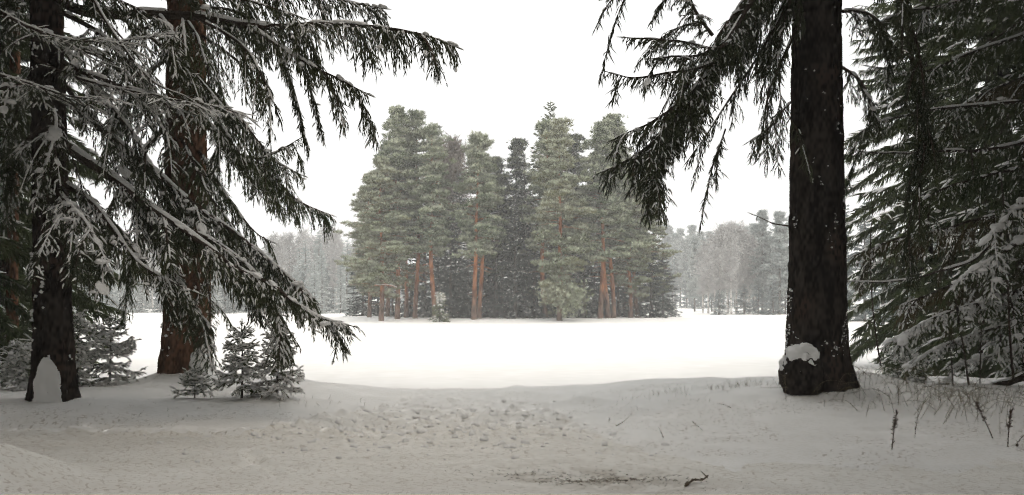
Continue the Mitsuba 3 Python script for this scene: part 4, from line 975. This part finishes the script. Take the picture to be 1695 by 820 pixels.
# the woods round about, behind and beside the camera: they shade the foreground
g = rs(23)
spots = []
for k in range(9000):
    beside = k < 5000                                   # first the woods on both sides, then those behind, thinner, with the road and the path left open
    x, y = (g.uniform(-26, 26), g.uniform(-4, 19)) if beside else (g.uniform(-34, 34), g.uniform(-32, -4))
    if y > 0 and abs(x) < y * 0.60 + 1.3 or x * x + y * y < 6.5 or (y <= 0 and abs(x) < 4.0):
        continue
    high = y > 0 and abs(x) < y * 0.60 + 5.5
    gap = 6.5 if high else 3.4 if beside and abs(x) > 6 else 4.4 if beside else 8.5
    if any((x - a) ** 2 + (y - b) ** 2 < gap ** 2 for a, b, _ in spots) or min(np.hypot(x - q[0], y - q[1]) for q in (TREE_A, TREE_B, TREE_C, (EX, EY))) < 2.0:
        continue
    spots.append((x, y, high))
print(len(spots), 'spruces around')
for x, y, high in spots:
    instance('spruce_tree', 'high_spruce' if high else 'wood_spruce', x, y, float(ground_z(x, y, False)) - 0.05, g.uniform(0.9, 1.1), g.uniform(0, 360),
             label='spruce of the surrounding wood, outside the picture beside or behind the viewer', grp='spruces of the wood around the viewer')


# ================================================================== saplings and undergrowth
def sapling(name, px, py, d, h, w, seed, label, needle='needle_green', snow=0.6, dens=1.0, lowest=0.12, sag=0.25, clumps=2.0):
    g = rs(seed)
    b = at(px, py, d)
    z0 = float(ground_z(b[0], b[1], False))
    b = np.array([b[0], b[1], z0 - 0.03])
    key = numbered(name)
    tm = tube(spline([b, b + [0.01, 0, h * 0.5], b + [0, 0, h * 1.0]], 0.06), np.linspace(0.006 + 0.012 * h, 0.004, len(spline([b, b + [0.01, 0, h * 0.5], b + [0, 0, h * 1.0]], 0.06))), 6)
    put(key + '__trunk', tm, 'branch_bark', True)
    G = Geo()
    z, k = lowest * h, 0
    while z < h * 0.96:
        u = z / h
        for j in range(4):
            az = k * 1.9 + j * 1.5708 + g.uniform(-0.5, 0.5)
            zj = z + g.uniform(-0.05, 0.05) * h
            L = w * 0.5 * (1 - u) ** 0.75 * g.uniform(0.55, 1.2) + 0.05
            sc = min(1, L / 0.35)
            limb(G, g, drooping(b + [0, 0, zj], az, L, sag * (1 - 2.6 * u) - 0.25 * u + g.uniform(-0.15, 0.15), 0.10), 0.006, lmax=0.20 * (0.5 + w / 1.0) * sc + 0.03, spacing=0.040 / dens, droop=0.45, snow=snow, bare=0.06, tr=0.0105, seg=0.05, needles=4, ridge=0.8, sides=4, thick=1.15)
        k += 1
        z += h * 0.10 * (1.15 - 0.5 * u)
    limb(G, g, [b + [0, 0, h * 0.85], b + [0, 0, h * 0.95], b + [0.005, 0, h * 1.06]], 0.005, lmax=0.08, spacing=0.02, droop=0.1, snow=0.3, bare=0, tr=0.010, seg=0.04, needles=4, ridge=0, sides=4)
    if clumps:
        n = max(2, int(clumps * 6 * w))
        pts = np.concatenate([x[0] for x in G.snow]) if G.snow else np.zeros((0, 3))
        if len(pts):
            G.snow.append(blobs(pts[g.integers(0, len(pts), n)], g.uniform(0.02, 0.05, n), g, 1, 0.6))
    put(key + '__crown', cat(G.needle + G.wood), needle)
    put(key + '__snow_cover', cat(G.snow), 'twig_snow', True)
    tag(key, label, 'young spruce')


sapling('young_spruce', 400, 668, 12.7, 1.02, 0.74, 31, 'young spruce standing in the snow before the thick brown trunk, bushiest of the pair', dens=1.3, lowest=0.20)
sapling('young_spruce', 458, 668, 12.9, 0.98, 0.78, 32, 'brownish snowy young spruce under the tip of the low bough, right one of the pair', 'needle_brown', 0.85, lowest=0.16, sag=0.5)
sapling('young_spruce', 322, 669, 12.3, 0.42, 0.50, 33, 'tiniest young spruce, knee high, in front of the thick brown trunk', dens=0.6, snow=0.4, lowest=0.25, sag=0.1, clumps=0)
sapling('young_spruce', 182, 640, 15.6, 1.15, 1.05, 34, 'cone shaped snowy young spruce between the two left trunks', snow=0.85, dens=1.1)
sapling('young_spruce', 128, 636, 15.2, 1.25, 0.95, 35, 'snowy young spruce close behind the nearest left trunk', snow=0.85)
sapling('young_spruce', 30, 640, 14.5, 0.75, 0.9, 36, 'low snow covered young spruce at the foot of the thin trunk at the left edge', snow=0.95, clumps=5)
sapling('young_spruce', 8, 600, 19.5, 1.9, 1.7, 38, 'tall young spruce in the shade at the left edge, behind the thin trunk', 'needle_dark', 0.7)
sapling('young_spruce', 1500, 640, 14.8, 0.55, 0.8, 39, 'low snow laden young spruce right of the black trunk', snow=0.95, clumps=5)


def stem(name, pts, r, label, category, side=14, seed=1, bsdf='branch_bark', snow=False, length=(0.1, 0.35), rise=0.5):
    """A bare stem with a few thin twigs."""
    g = rs(seed)
    key = numbered(name)
    p = spline(pts, 0.05)
    M = [tube(p, np.linspace(r, r * 0.35, len(p)), 5)]
    S = []
    for k in range(side):
        i = g.integers(int(len(p) * 0.25), len(p) - 1)
        a = g.uniform(0, 6.28)
        d = unit(np.array([math.cos(a), math.sin(a), g.normal(rise, 0.4)]))
        L = g.uniform(*length)
        q = np.array([p[i], p[i] + d * L * 0.5 + g.normal(0, 0.02, 3), p[i] + d * L + g.normal(0, 0.03, 3)])
        M.append(tube(q, [r * 0.35, r * 0.25, 0.0015], 4))
        if snow:
            S.append(snow_on(q[:2], q[1:], np.array([r * 0.5, r * 0.4]), g))
    put(key, cat(M), bsdf, True)
    if S:
        put(key + '__snow_cover', cat(S), 'snow', True)
    tag(key, label, category)
    return key


stem('bare_sapling', [(at(1458, 606, 14.2)), at(1448, 540, 14.2), at(1442, 470, 14.2), at(1441, 400, 14.2), at(1446, 330, 14.2)], 0.014, 'thin bare sapling standing just right of the black trunk', 'sapling', 10, 41)
stem('bare_sapling', [at(1604, 640, 13.4), at(1594, 570, 13.4), at(1580, 490, 13.4), at(1572, 430, 13.4)], 0.016, 'leaning bare sapling with a forked top before the low boughs on the right', 'sapling', 12, 42)
stem('bare_sapling', [at(1622, 640, 13.6), at(1624, 560, 13.6), at(1628, 470, 13.6), at(1632, 380, 13.6)], 0.010, 'thinnest straight bare sapling, second from the right edge', 'sapling', 8, 43)
stem('bare_sapling', [at(1678, 632, 13.2), at(1672, 560, 13.2), at(1668, 460, 13.2), at(1664, 370, 13.2)], 0.020, 'dark bare sapling close to the right edge', 'sapling', 16, 44)
stem('bare_sapling', [at(1578, 645, 13.3), at(1575, 600, 13.3), at(1571, 550, 13.3)], 0.012, 'short bare sapling under the low boughs on the right', 'sapling', 8, 45)

# the snowy log at the right edge and a thinner one beside it
for pts, r, lab, sd in (([at(1640, 642, 13.6), at(1668, 634, 13.5), at(1700, 622, 13.4), at(1740, 610, 13.3)], 0.055, 'fallen log under snow at the right edge', 51),
                        ([at(1455, 640, 13.7), at(1500, 641, 13.6), at(1545, 639, 13.5), at(1570, 636, 13.5)], 0.025, 'thin fallen pole lying in the snow right of the black trunk', 52)):
    g = rs(sd)
    key = numbered('fallen_log')
    p = spline(pts, 0.05)
    put(key, tube(p, r * (1 + 0.15 * np.sin(np.arange(len(p)) * 0.9)), 10), 'branch_bark', True, lab, 'log')
    put(key + '__snow_cover', tube(p + [0, 0, r * 0.75], np.maximum(0.004, r * (0.55 + 0.5 * meshkit.fbm(np.stack([np.arange(len(p)) * 0.2, p[:, 0] * 0, p[:, 0] * 0], -1), 2))), 9), 'snow', True)


def weed(px, py, d, top, r, seed, label, head=True):
    g = rs(seed)
    b = at(px, py, d)
    b[2] = float(ground_z(b[0], b[1]))
    t = at(*top, d)
    key = numbered('weed_stalk')
    p = spline([b - [0, 0, 0.03], b * 0.6 + t * 0.4 + g.normal(0, 0.006, 3), t], 0.02)
    M = [tube(p, np.linspace(r, r * 0.7, len(p)), 5)]
    n = len(p)
    for k in range(60 if head else 14):
        i = g.integers(int(n * (0.55 if head else 0.3)), n) if g.uniform() < 0.85 else g.integers(int(n * 0.2), n)
        d_ = unit(g.normal(0, 1, 3) + [0, 0, 0.7])
        L = g.uniform(0.015, 0.035)
        M.append(tube(np.array([p[i], p[i] + d_ * L]), [r * 0.6, r * 0.9], 4))
    put(key, cat(M), 'weed_brown', True, label, 'weed')


weed(1476, 750, 8.95, (1484, 684), 0.006, 61, 'dark dry weed stalk with a knobbly seed head, alone on the open snow')
weed(1646, 732, 9.6, (1616, 668), 0.006, 62, 'leaning dry weed stalk with a dark seed head near the right edge')
weed(1668, 745, 9.2, (1673, 680), 0.006, 63, 'upright reddish brown weed stalk nearest the right edge')
weed(1514, 725, 9.6, (1520, 682), 0.003, 64, 'thin curved dry stem beside the knobbly weed stalk', False)
weed(1682, 745, 9.2, (1694, 722), 0.004, 65, 'short slanting dry stem at the right edge', False)

# the dark broken branch in the road and small twigs on the snow
g = rs(71)


def ground_twig(pts, r, label, category, name, forks=4, bsdf='litter_brown'):
    key = numbered(name)
    q = []
    for px, py, up in pts:
        d = CAM_Z * FPX / (py - HORIZON)
        for _ in range(6):
            b = at(px, py, d)
            d = (CAM_Z - float(ground_z(b[0], b[1])) - up) * FPX / (py - HORIZON)
        b = at(px, py, d)
        b[2] = float(ground_z(b[0], b[1])) + up + r * 0.6
        q.append(b)
    p = spline(q, 0.02)
    M = [tube(p, np.linspace(r, r * 0.5, len(p)) * (1 + 0.3 * g.uniform(-1, 1, len(p))), 6)]
    for k in range(forks):
        i = g.integers(1, len(p) - 1)
        d_ = unit(g.normal(0, 1, 3) * [1, 1, 0.35])
        M.append(tube(np.array([p[i], p[i] + d_ * g.uniform(2, 6) * r]), [r * 0.5, r * 0.2], 4))
    put(key, cat(M), bsdf, True, label, category)


ground_twig([(1134, 806, 0.0), (1148, 800, 0.015), (1162, 796, 0.03), (1172, 789, 0.06)], 0.012, 'dark broken branch lying on the trodden snow at the bottom edge', 'branch', 'fallen_branch', 9)
for pts, lab in (([(1020, 706, 0.0), (1034, 697, 0.03), (1046, 685, 0.08)], 'thin twig poking up slantwise from the right bank'),
                 ([(1146, 700, 0.05), (1155, 706, 0.05), (1165, 715, 0.0)], 'bent hooked twig sticking out of the snow below the black trunk'),
                 ([(1098, 724, 0.0), (1094, 715, 0.04), (1090, 708, 0.06)], 'short straight twig in the snow of the right bank'),
                 ([(1008, 698, 0.0), (1009, 692, 0.03)], 'small stub of twig left of the slanting twig'),
                 ([(1210, 676, 0.0), (1200, 671, 0.02), (1186, 668, 0.05)], 'curved twig near the foot of the burl')):
    ground_twig(pts, 0.004, lab, 'twig', 'fallen_twig', 2)

# dead needles and bark bits on the worn patch of the road (nobody could count them)
g = rs(72)
n = 800
u_, w_ = g.normal(0, 1, n), g.normal(0, 1, n)
lx = 0.72 + 0.40 * u_ + 0.16 * w_
ly = 7.85 - 0.30 * (lx - 0.55) + 0.16 * w_
lz = ground_z(lx, ly)
p0 = np.stack([lx, ly, lz + 0.003], 1)
a = g.uniform(0, 6.28, n)
dd = np.stack([np.cos(a), np.sin(a), g.uniform(-0.1, 0.35, n)], 1) * g.uniform(0.008, 0.035, (n, 1))
put('leaf_litter', twig_mesh(p0, p0 + dd, g.uniform(0.002, 0.005, n), 0, g), 'litter_brown', kind='stuff', label='dark needles and bark bits strewn on the worn snow of the road', category='litter')

# lumps of ploughed snow
n = 950
lx, ly = g.normal(-0.9, 1.4, n), g.normal(10.9, 0.95, n)
keep = (ly < edge_right(lx) + 0.8) & (ly < edge_left(lx) + 0.3) & (ly > 8.2)
lx, ly = lx[keep], ly[keep]
sz = 0.008 + 0.042 * g.uniform(0, 1, len(lx)) ** 4
put('snow_lumps', blobs(np.stack([lx, ly, ground_z(lx, ly) + sz * 0.1], 1), sz, g, 1, 0.8, 0.45), 'snow', True, kind='stuff', label='small lumps of ploughed snow along the middle of the track', category='snow lumps')

# dry grass blades and dead undergrowth that pierce the snow
g = rs(73)


def blades(cx, cy, n, spread, h, g, lean=0.5):
    x, y = g.normal(cx, spread[0], n), g.normal(cy, spread[1], n)
    p = np.stack([x, y, ground_z(x, y) - 0.01], 1)
    a = g.uniform(0, 6.28, n)
    d = np.stack([np.cos(a) * lean, np.sin(a) * lean, np.ones(n)], 1) * (h * g.uniform(0.3, 1.1, n))[:, None]
    mid_ = p + d * 0.55 + g.normal(0, 0.02, (n, 3))
    end = p + d + g.normal(0, 0.04, (n, 3)) * [1, 1, 0.5]
    w = np.stack([-np.sin(a), np.cos(a), a * 0], 1) * 0.0022
    V = np.stack([p - w, p + w, mid_ + w, mid_ - w, end], 1)
    F = np.array([[0, 1, 2], [0, 2, 3], [3, 2, 4]])
    return V.reshape(-1, 3), (F[None] + 5 * np.arange(n)[:, None, None]).reshape(-1, 3)


put('dry_grass', cat([blades(5.6, 12.0, 200, (0.9, 0.5), 0.22, g, 0.9), blades(6.6, 11.4, 150, (0.7, 0.5), 0.25, g, 0.9), blades(3.2, 13.6, 130, (0.5, 0.3), 0.14, g), blades(2.2, 13.0, 50, (0.5, 0.4), 0.10, g),
                      blades(-4.0, 12.9, 80, (0.5, 0.2), 0.12, g), blades(-2.6, 12.6, 40, (0.5, 0.3), 0.08, g), blades(5.0, 13.0, 60, (0.3, 0.2), 0.2, g, 1.0), blades(1.4, 12.6, 30, (0.5, 0.5), 0.07, g), blades(-4.6, 11.4, 40, (0.6, 0.3), 0.06, g)]),
    'dry_grass_straw', kind='stuff', label='thin dry grass and stems poking through the snow', category='grass')
key = numbered('leafless_shrub')
for sd, (px, py, d, w, h, lab) in enumerate(((1475, 655, 12.2, 0.55, 0.35, 'low leafless scrub arching over the snow beside the black trunk'),
                                           (1560, 700, 11.0, 0.5, 0.35, 'sparse leafless scrub on the shaded bank between the weed stalks'),
                                           (1620, 665, 12.0, 0.6, 0.35, 'leafless scrub in front of the fallen log at the right edge'))):
    g = rs(80 + sd)
    b = at(px, py, d)
    key = f'leafless_shrub_{sd:03d}' if sd else 'leafless_shrub'
    M = []
    for k in range(34):
        x, y = b[0] + g.normal(0, w), b[1] + g.normal(0, 0.35)
        q0 = np.array([x, y, float(ground_z(x, y)) - 0.02])
        o = np.array([g.normal(0, 0.3), g.normal(0, 0.2), 0])
        hh = h * g.uniform(0.3, 1)
        q = spline([q0, q0 + o * 0.5 + [0, 0, hh], q0 + o * 1.3 + [0, 0, hh * g.uniform(0.4, 1.1)]], 0.04)
        M.append(tube(q, np.linspace(0.0035, 0.0012, len(q)), 4))
        for j in range(4):
            i = g.integers(2, len(q))
            e = q[i] + g.normal(0, 0.06, 3) + [0, 0, 0.02]
            M.append(tube(np.array([q[i], e]), [0.0018, 0.001], 3))
    put(key, cat(M), 'dry_grass_straw', True, lab, 'shrub')

# ================================================================== the grove in the field
pv = {}
for name, seed, h, zl, rm, tf, nd in (('grove_pine', 101, 18, 5.5, 2.7, 9000, 'pine_needle'), ('grove_pine_broad', 102, 18, 3.0, 3.0, 10000, 'pine_needle_warm'),
                                      ('grove_pine_slim', 103, 18, 6.5, 2.1, 8000, 'pine_needle'), ('grove_pine_low', 104, 18, 3.0, 2.4, 9500, 'pine_needle_warm')):
    el = None
    if name == 'grove_pine_low':
        el = [(1.9, 1.3, -1.2, 420), (2.4, 1.2, -0.4, 380), (2.6, 1.2, -2.2, 380)]
    tm, wd, cr, fr = pine_tree(rs(seed), h, 0.20, zl, rm, tf, limbs=96, extra_low=el, split=True)
    group_of(name, trunk=mikit.ply(cat([tm, wd]), 'pine_bark', True), crown=mikit.ply(cr, nd), frosted_tufts=mikit.ply(fr, 'frosted_tuft'))
tm, wd, cr, fr = pine_tree(rs(113), 18, 0.20, 5, 2.3, 8000, limbs=96, split=True)
group_of('grove_pine_dark', trunk=mikit.ply(cat([tm, wd]), 'grey_bark', True), crown=mikit.ply(cr, 'island_spruce_needle'), frosted_tufts=mikit.ply(fr, 'pine_needle'))
spruce_group('grove_spruce', rs(105), 15, 0.18, 0.4, 2.7, 'island_spruce_needle', needles=1, twig=0.42, tr=0.055, per=7, whorl=0.42, snow=0.07, dens=1.1)
spruce_group('grove_spruce_slim', rs(106), 17, 0.17, 0.4, 2.0, 'island_spruce_needle', twig=0.40, tr=0.05, per=7, whorl=0.42, snow=0.14, dens=1.1)
spruce_group('grove_spruce_pale', rs(109), 18, 0.18, 2.0, 3.0, 'pine_needle', twig=0.42, tr=0.06, per=8, whorl=0.34, snow=0.1, dens=1.1, sag=0.2, power=0.7)
tm, wd, cr = birch_tree(rs(107), 16, 0.14, 6, 2.2)
group_of('grove_birch', trunk=mikit.ply(cat([tm, wd]), 'grey_bark', True), crown=mikit.ply(cr, 'bare_twig'))

# name, group, px, metres away, top py, label
GROVE = [
    ('pine_tree', 'grove_pine_broad', 632, 79, 262, 'leftmost pine of the grove, orange trunk crossed by a broken snowy limb'),
    ('pine_tree', 'grove_pine_broad', 612, 88, 290, 'pine behind the leftmost one, its low crown hanging over the left end of the grove'),
    ('pine_tree', 'grove_pine', 657, 81, 180, 'tallest pine of the left clump of the grove, second trunk from the left'),
    ('pine_tree', 'grove_pine', 690, 82, 186, 'tall pine with a rounded top, third trunk from the left in the grove'),
    ('pine_tree', 'grove_pine_broad', 672, 86, 215, 'pine deep in the left clump of the grove between the two tallest'),
    ('pine_tree', 'grove_pine_slim', 716, 80, 212, 'leaning dark trunked pine at the right side of the left clump of the grove'),
    ('pine_tree', 'grove_pine', 645, 92, 235, 'pine at the back of the left clump of the grove'),
    ('pine_tree', 'grove_pine_slim', 788, 79, 224, 'left one of the paired orange trunks in the middle of the grove'),
    ('pine_tree', 'grove_pine_slim', 797, 81, 232, 'right one of the paired orange trunks in the middle of the grove'),
    ('pine_tree', 'grove_pine_dark', 820, 86, 262, 'grey trunked pine just right of the paired orange trunks'),
    ('pine_tree', 'grove_pine_low', 926, 78, 200, 'pine with foliage hanging low to the snow in the centre of the grove'),
    ('pine_tree', 'grove_pine_slim', 902, 83, 205, 'pine with a straight bare trunk left of the low hanging one'),
    ('spruce_tree', 'grove_spruce_pale', 911, 88, 165, 'tallest pointed tree of the grove, rising from its centre'),
    ('pine_tree', 'grove_pine_dark', 950, 90, 225, 'pine behind and right of the low hanging one in the grove'),
    ('pine_tree', 'grove_pine', 996, 82, 212, 'left one of the three bright orange trunks standing together'),
    ('pine_tree', 'grove_pine_slim', 1003, 83, 205, 'middle one of the three bright orange trunks standing together'),
    ('pine_tree', 'grove_pine', 1012, 84, 192, 'right one of the three bright orange trunks standing together'),
    ('pine_tree', 'grove_pine_broad', 1042, 85, 285, 'grey trunked pine right of the three bright orange trunks'),
    ('pine_tree', 'grove_pine_slim', 1053, 86, 300, 'brown trunked pine, last trunk but one on the right of the grove'),
    ('pine_tree', 'grove_pine_broad', 1080, 92, 345, 'pine with a drooping crown at the right end of the grove'),
    ('pine_tree', 'grove_pine_dark', 858, 92, 232, 'dark round topped pine in the gap between the centre and the paired trunks'),
    ('spruce_tree', 'grove_spruce_slim', 868, 86, 255, 'dark snow dusted spruce left of the centre of the grove'),
    ('spruce_tree', 'grove_spruce', 852, 82, 330, 'snowy lower spruce right of the grey trunked pine in the grove'),
    ('spruce_tree', 'grove_spruce', 745, 84, 345, 'dark spruce between the left clump and the paired orange trunks'),
    ('spruce_tree', 'grove_spruce_slim', 760, 94, 285, 'dark spruce at the back, left of the paired orange trunks'),
    ('spruce_tree', 'grove_spruce', 885, 84, 360, 'short dark spruce left of the low hanging pine'),
    ('spruce_tree', 'grove_spruce', 968, 85, 350, 'dark spruce between the low hanging pine and the three orange trunks'),
    ('spruce_tree', 'grove_spruce', 832, 90, 300, 'dark spruce at the back between the middle and the centre of the grove'),
    ('spruce_tree', 'grove_spruce', 1024, 90, 345, 'dark spruce behind the three orange trunks'),
    ('spruce_tree', 'grove_spruce', 1078, 86, 385, 'snow hung dark spruce at the right end of the grove'),
    ('spruce_tree', 'grove_spruce', 1098, 92, 410, 'last dark spruce on the right of the grove'),
    ('spruce_tree', 'grove_spruce', 705, 92, 320, 'dark spruce behind the left clump of the grove'),
    ('spruce_tree', 'grove_spruce', 600, 96, 400, 'dim spruce far back at the left end of the grove'),
    ('spruce_tree', 'grove_spruce', 805, 96, 300, 'dark spruce far back behind the paired orange trunks'),
    ('spruce_tree', 'grove_spruce', 940, 98, 300, 'dark spruce far back behind the centre of the grove'),
    ('spruce_tree', 'grove_spruce', 775, 86, 400, 'short dark spruce left of the paired orange trunks'),
    ('spruce_tree', 'grove_spruce', 1000, 98, 330, 'dark spruce far back behind the three orange trunks'),
    ('spruce_tree', 'grove_spruce', 650, 94, 420, 'low dark spruce behind the second trunk of the left clump of the grove'),
    ('spruce_tree', 'grove_spruce', 680, 90, 430, 'low dark spruce between the trunks of the left clump of the grove'),
    ('spruce_tree', 'grove_spruce', 625, 97, 430, 'low dark spruce behind the leftmost pine of the grove'),
    ('spruce_tree', 'grove_spruce', 725, 88, 400, 'low dark spruce behind the small young conifer of the grove'),
    ('spruce_tree', 'grove_spruce', 790, 100, 380, 'low dark spruce at the far side behind the paired orange trunks'),
    ('spruce_tree', 'grove_spruce', 815, 92, 390, 'low dark spruce behind the grey trunked pine'),
    ('spruce_tree', 'grove_spruce', 845, 98, 370, 'low dark spruce at the far side left of the centre of the grove'),
    ('spruce_tree', 'grove_spruce', 905, 95, 380, 'low dark spruce behind the straight bare trunk'),
    ('spruce_tree', 'grove_spruce', 925, 100, 380, 'low dark spruce at the far side behind the low hanging pine'),
    ('spruce_tree', 'grove_spruce', 955, 92, 400, 'low dark spruce right of the low hanging pine'),
    ('spruce_tree', 'grove_spruce', 985, 95, 390, 'low dark spruce left behind the three orange trunks'),
    ('spruce_tree', 'grove_spruce', 1035, 96, 390, 'low dark spruce right behind the three orange trunks'),
    ('spruce_tree', 'grove_spruce', 1060, 97, 410, 'low dark spruce behind the last two trunks of the grove'),
    ('spruce_tree', 'grove_spruce', 755, 100, 400, 'low dark spruce at the far side left of the paired trunks'),
    ('spruce_tree', 'grove_spruce', 700, 100, 410, 'low dark spruce at the far side of the left clump of the grove'),
    ('spruce_tree', 'grove_spruce', 870, 100, 390, 'low dark spruce at the far side of the centre of the grove'),
    ('birch_tree', 'grove_birch', 752, 96, 226, 'bare brownish birch top showing behind the gap left of the paired trunks'),
    ('birch_tree', 'grove_birch', 738, 98, 236, 'bare birch at the back right of the left clump of the grove'),
]
heights = {'grove_pine_dark': 18, 'grove_pine': 18, 'grove_pine_broad': 18, 'grove_pine_slim': 18, 'grove_pine_low': 18, 'grove_spruce': 15, 'grove_spruce_slim': 17, 'grove_spruce_pale': 18, 'grove_birch': 16}
g = rs(110)
_count['birch_tree'] = 0
for name, grp, px, d, top, lab in GROVE:
    x = (px - 847.5) / FPX * d
    z = float(ground_z(x, d)) - 0.05
    h = CAM_Z + (HORIZON - top) / FPX * d - z
    s = h / heights[grp]
    wide = s ** 0.5 * g.uniform(1.0, 1.14)
    instance(name, grp, x, d, z, wide, g.uniform(0, 360) if grp != 'grove_pine_low' else 10, s, lab)
# the broken limb across the leftmost pine
bl = [at(614, 474, 78.6), at(632, 472, 78.6), at(648, 473, 78.4), at(657, 477, 78.2)]
key = numbered('fallen_branch')
put(key, tube(spline(bl, 0.2), 0.045, 6), 'pine_bark', True, 'broken limb lodged crosswise against the leftmost pine of the grove', 'branch')
put(key + '__snow_cover', tube(spline([q + [0, 0, 0.045] for q in bl], 0.2), 0.04, 6), 'snow', True)
G = spruce_crown(rs(111), 2.7, 0.25, 0.85, whorl=0.2, per=6, twig=0.28, tr=0.05, snow=0.3)
x = (728 - 847.5) / FPX * 77
key = numbered('young_pine')
tm, _ = simple_trunk(2.5, 0.05, rs(112), 6, 0.05)
zz = float(ground_z(x, 77))
for nm, mesh, b, sm in (('trunk', tm, 'grey_bark', True), ('crown', cat(G.needle + G.wood), 'pine_needle_warm', False), ('snow_cover', cat(G.snow), 'snow', True)):
    put(f'{key}__{nm}', (mesh[0] + [x, 77, zz], mesh[1]), b, sm)
tag(key, 'small young conifer in front of the left clump of the grove', 'young conifer')

# ================================================================== the far woods, frosted and hazy
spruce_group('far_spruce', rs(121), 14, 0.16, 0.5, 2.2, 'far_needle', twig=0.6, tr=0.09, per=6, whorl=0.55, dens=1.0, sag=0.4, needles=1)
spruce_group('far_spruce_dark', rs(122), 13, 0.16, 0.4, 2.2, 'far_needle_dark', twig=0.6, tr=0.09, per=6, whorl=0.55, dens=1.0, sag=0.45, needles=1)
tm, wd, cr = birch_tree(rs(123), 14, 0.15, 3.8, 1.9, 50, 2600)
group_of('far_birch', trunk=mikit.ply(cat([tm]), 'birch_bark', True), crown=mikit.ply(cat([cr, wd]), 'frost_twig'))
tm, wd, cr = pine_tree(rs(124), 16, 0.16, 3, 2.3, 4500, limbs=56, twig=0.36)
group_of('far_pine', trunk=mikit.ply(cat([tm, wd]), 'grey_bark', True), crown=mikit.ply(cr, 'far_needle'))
FH = {'far_spruce': 14, 'far_spruce_dark': 13, 'far_birch': 14, 'far_pine': 16}
g = rs(125)


def far(name, grp, px, d, top, lab, gname=None):
    x = (px - 847.5) / FPX * d
    z = float(ground_z(x, d)) - 0.1
    s = (CAM_Z + (HORIZON - top) / FPX * d - z) / FH[grp]
    instance(name, grp, x, d, z, max(0.6, s * g.uniform(0.9, 1.15)), g.uniform(0, 360), s, lab, 'tree', gname)


# left wood: birches above, spruces within
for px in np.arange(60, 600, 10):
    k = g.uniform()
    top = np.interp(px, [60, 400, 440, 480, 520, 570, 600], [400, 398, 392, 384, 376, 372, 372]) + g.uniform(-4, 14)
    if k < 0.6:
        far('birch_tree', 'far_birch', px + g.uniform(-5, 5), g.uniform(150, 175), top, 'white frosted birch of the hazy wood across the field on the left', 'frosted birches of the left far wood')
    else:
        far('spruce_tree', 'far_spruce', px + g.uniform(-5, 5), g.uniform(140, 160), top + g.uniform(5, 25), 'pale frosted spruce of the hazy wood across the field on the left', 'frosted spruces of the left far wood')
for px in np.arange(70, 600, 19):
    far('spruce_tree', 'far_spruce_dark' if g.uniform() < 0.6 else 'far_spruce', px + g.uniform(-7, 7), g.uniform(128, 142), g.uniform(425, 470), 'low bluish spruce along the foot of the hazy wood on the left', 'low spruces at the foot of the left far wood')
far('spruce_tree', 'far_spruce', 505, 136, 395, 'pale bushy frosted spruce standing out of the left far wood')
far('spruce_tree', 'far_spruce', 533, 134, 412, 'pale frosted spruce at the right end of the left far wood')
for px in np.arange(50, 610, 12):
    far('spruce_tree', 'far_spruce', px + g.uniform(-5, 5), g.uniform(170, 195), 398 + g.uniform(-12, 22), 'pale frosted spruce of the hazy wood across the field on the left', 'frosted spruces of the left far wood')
# right wood
for px in np.arange(1100, 1300, 9):
    far('pine_tree', 'far_pine', px + g.uniform(-4, 4), g.uniform(205, 235), 378 + g.uniform(-8, 22), 'bluish hazy pine at the far end of the field right of the grove', 'hazy pines at the far end of the field')
for px in np.arange(1100, 1300, 17):
    far('spruce_tree', 'far_spruce_dark', px + g.uniform(-4, 4), g.uniform(190, 215), 430 + g.uniform(-25, 25), 'hazy dark spruce at the far end of the field', 'hazy spruces at the far end of the field')
for px in np.arange(1150, 1300, 14):
    far('pine_tree', 'far_pine', px, g.uniform(150, 165), 392 + g.uniform(-8, 20), 'hazy pine standing behind the frosted birches right of the grove', 'hazy pines behind the frosted birches')
for px, top, d in ((1172, 398, 132), (1183, 386, 128), (1193, 374, 122), (1203, 369, 125), (1209, 366, 121), (1220, 370, 124), (1229, 378, 127), (1240, 384, 131), (1248, 392, 134), (1163, 408, 137)):
    far('birch_tree', 'far_birch', px, d, top, 'frosted birch with white stems on the right side of the field', 'frosted birches right of the grove')
for px, top, d, k in ((1262, 350, 125, 'far_pine'), (1250, 372, 135, 'far_pine'), (1290, 352, 122, 'far_pine'), (1276, 375, 130, 'far_spruce'), (1310, 360, 126, 'far_pine'), (1330, 370, 128, 'far_spruce'), (1360, 365, 126, 'far_pine'), (1390, 362, 124, 'far_pine')):
    far('spruce_tree' if 'spruce' in k else 'pine_tree', k, px, d, top, 'hazy %s between the frosted birches and the black trunk' % ('spruce' if 'spruce' in k else 'pine'), 'hazy %ss left of the black trunk' % ('spruce' if 'spruce' in k else 'pine'))
for px, top in ((1190, 480), (1232, 470), (1255, 462), (1280, 465), (1300, 450), (1345, 455), (1385, 450)):
    far('spruce_tree', 'far_spruce_dark', px, 120 + g.uniform(-3, 6), top, 'low dark spruce at the foot of the trees on the right side of the field', 'low spruces right of the grove')
for px in np.arange(1405, 1760, 26):
    far('spruce_tree', 'far_spruce_dark', px + g.uniform(-6, 6), g.uniform(68, 84), 335 + g.uniform(-40, 60), 'dark spruce across the field behind the right edge thicket', 'spruces across the field on the right')

# ------------------------------------------------------------------ the haze
scene['haze'] = {'type': 'cube', 'to_world': T().translate([0, 0, 14]).scale([430, 430, 18]), 'bsdf': {'type': 'null'}, 'interior': {'type': 'ref', 'id': 'haze_air'}}
labels['haze'] = {'kind': 'stuff', 'label': 'pale winter haze over the field', 'category': 'haze'}
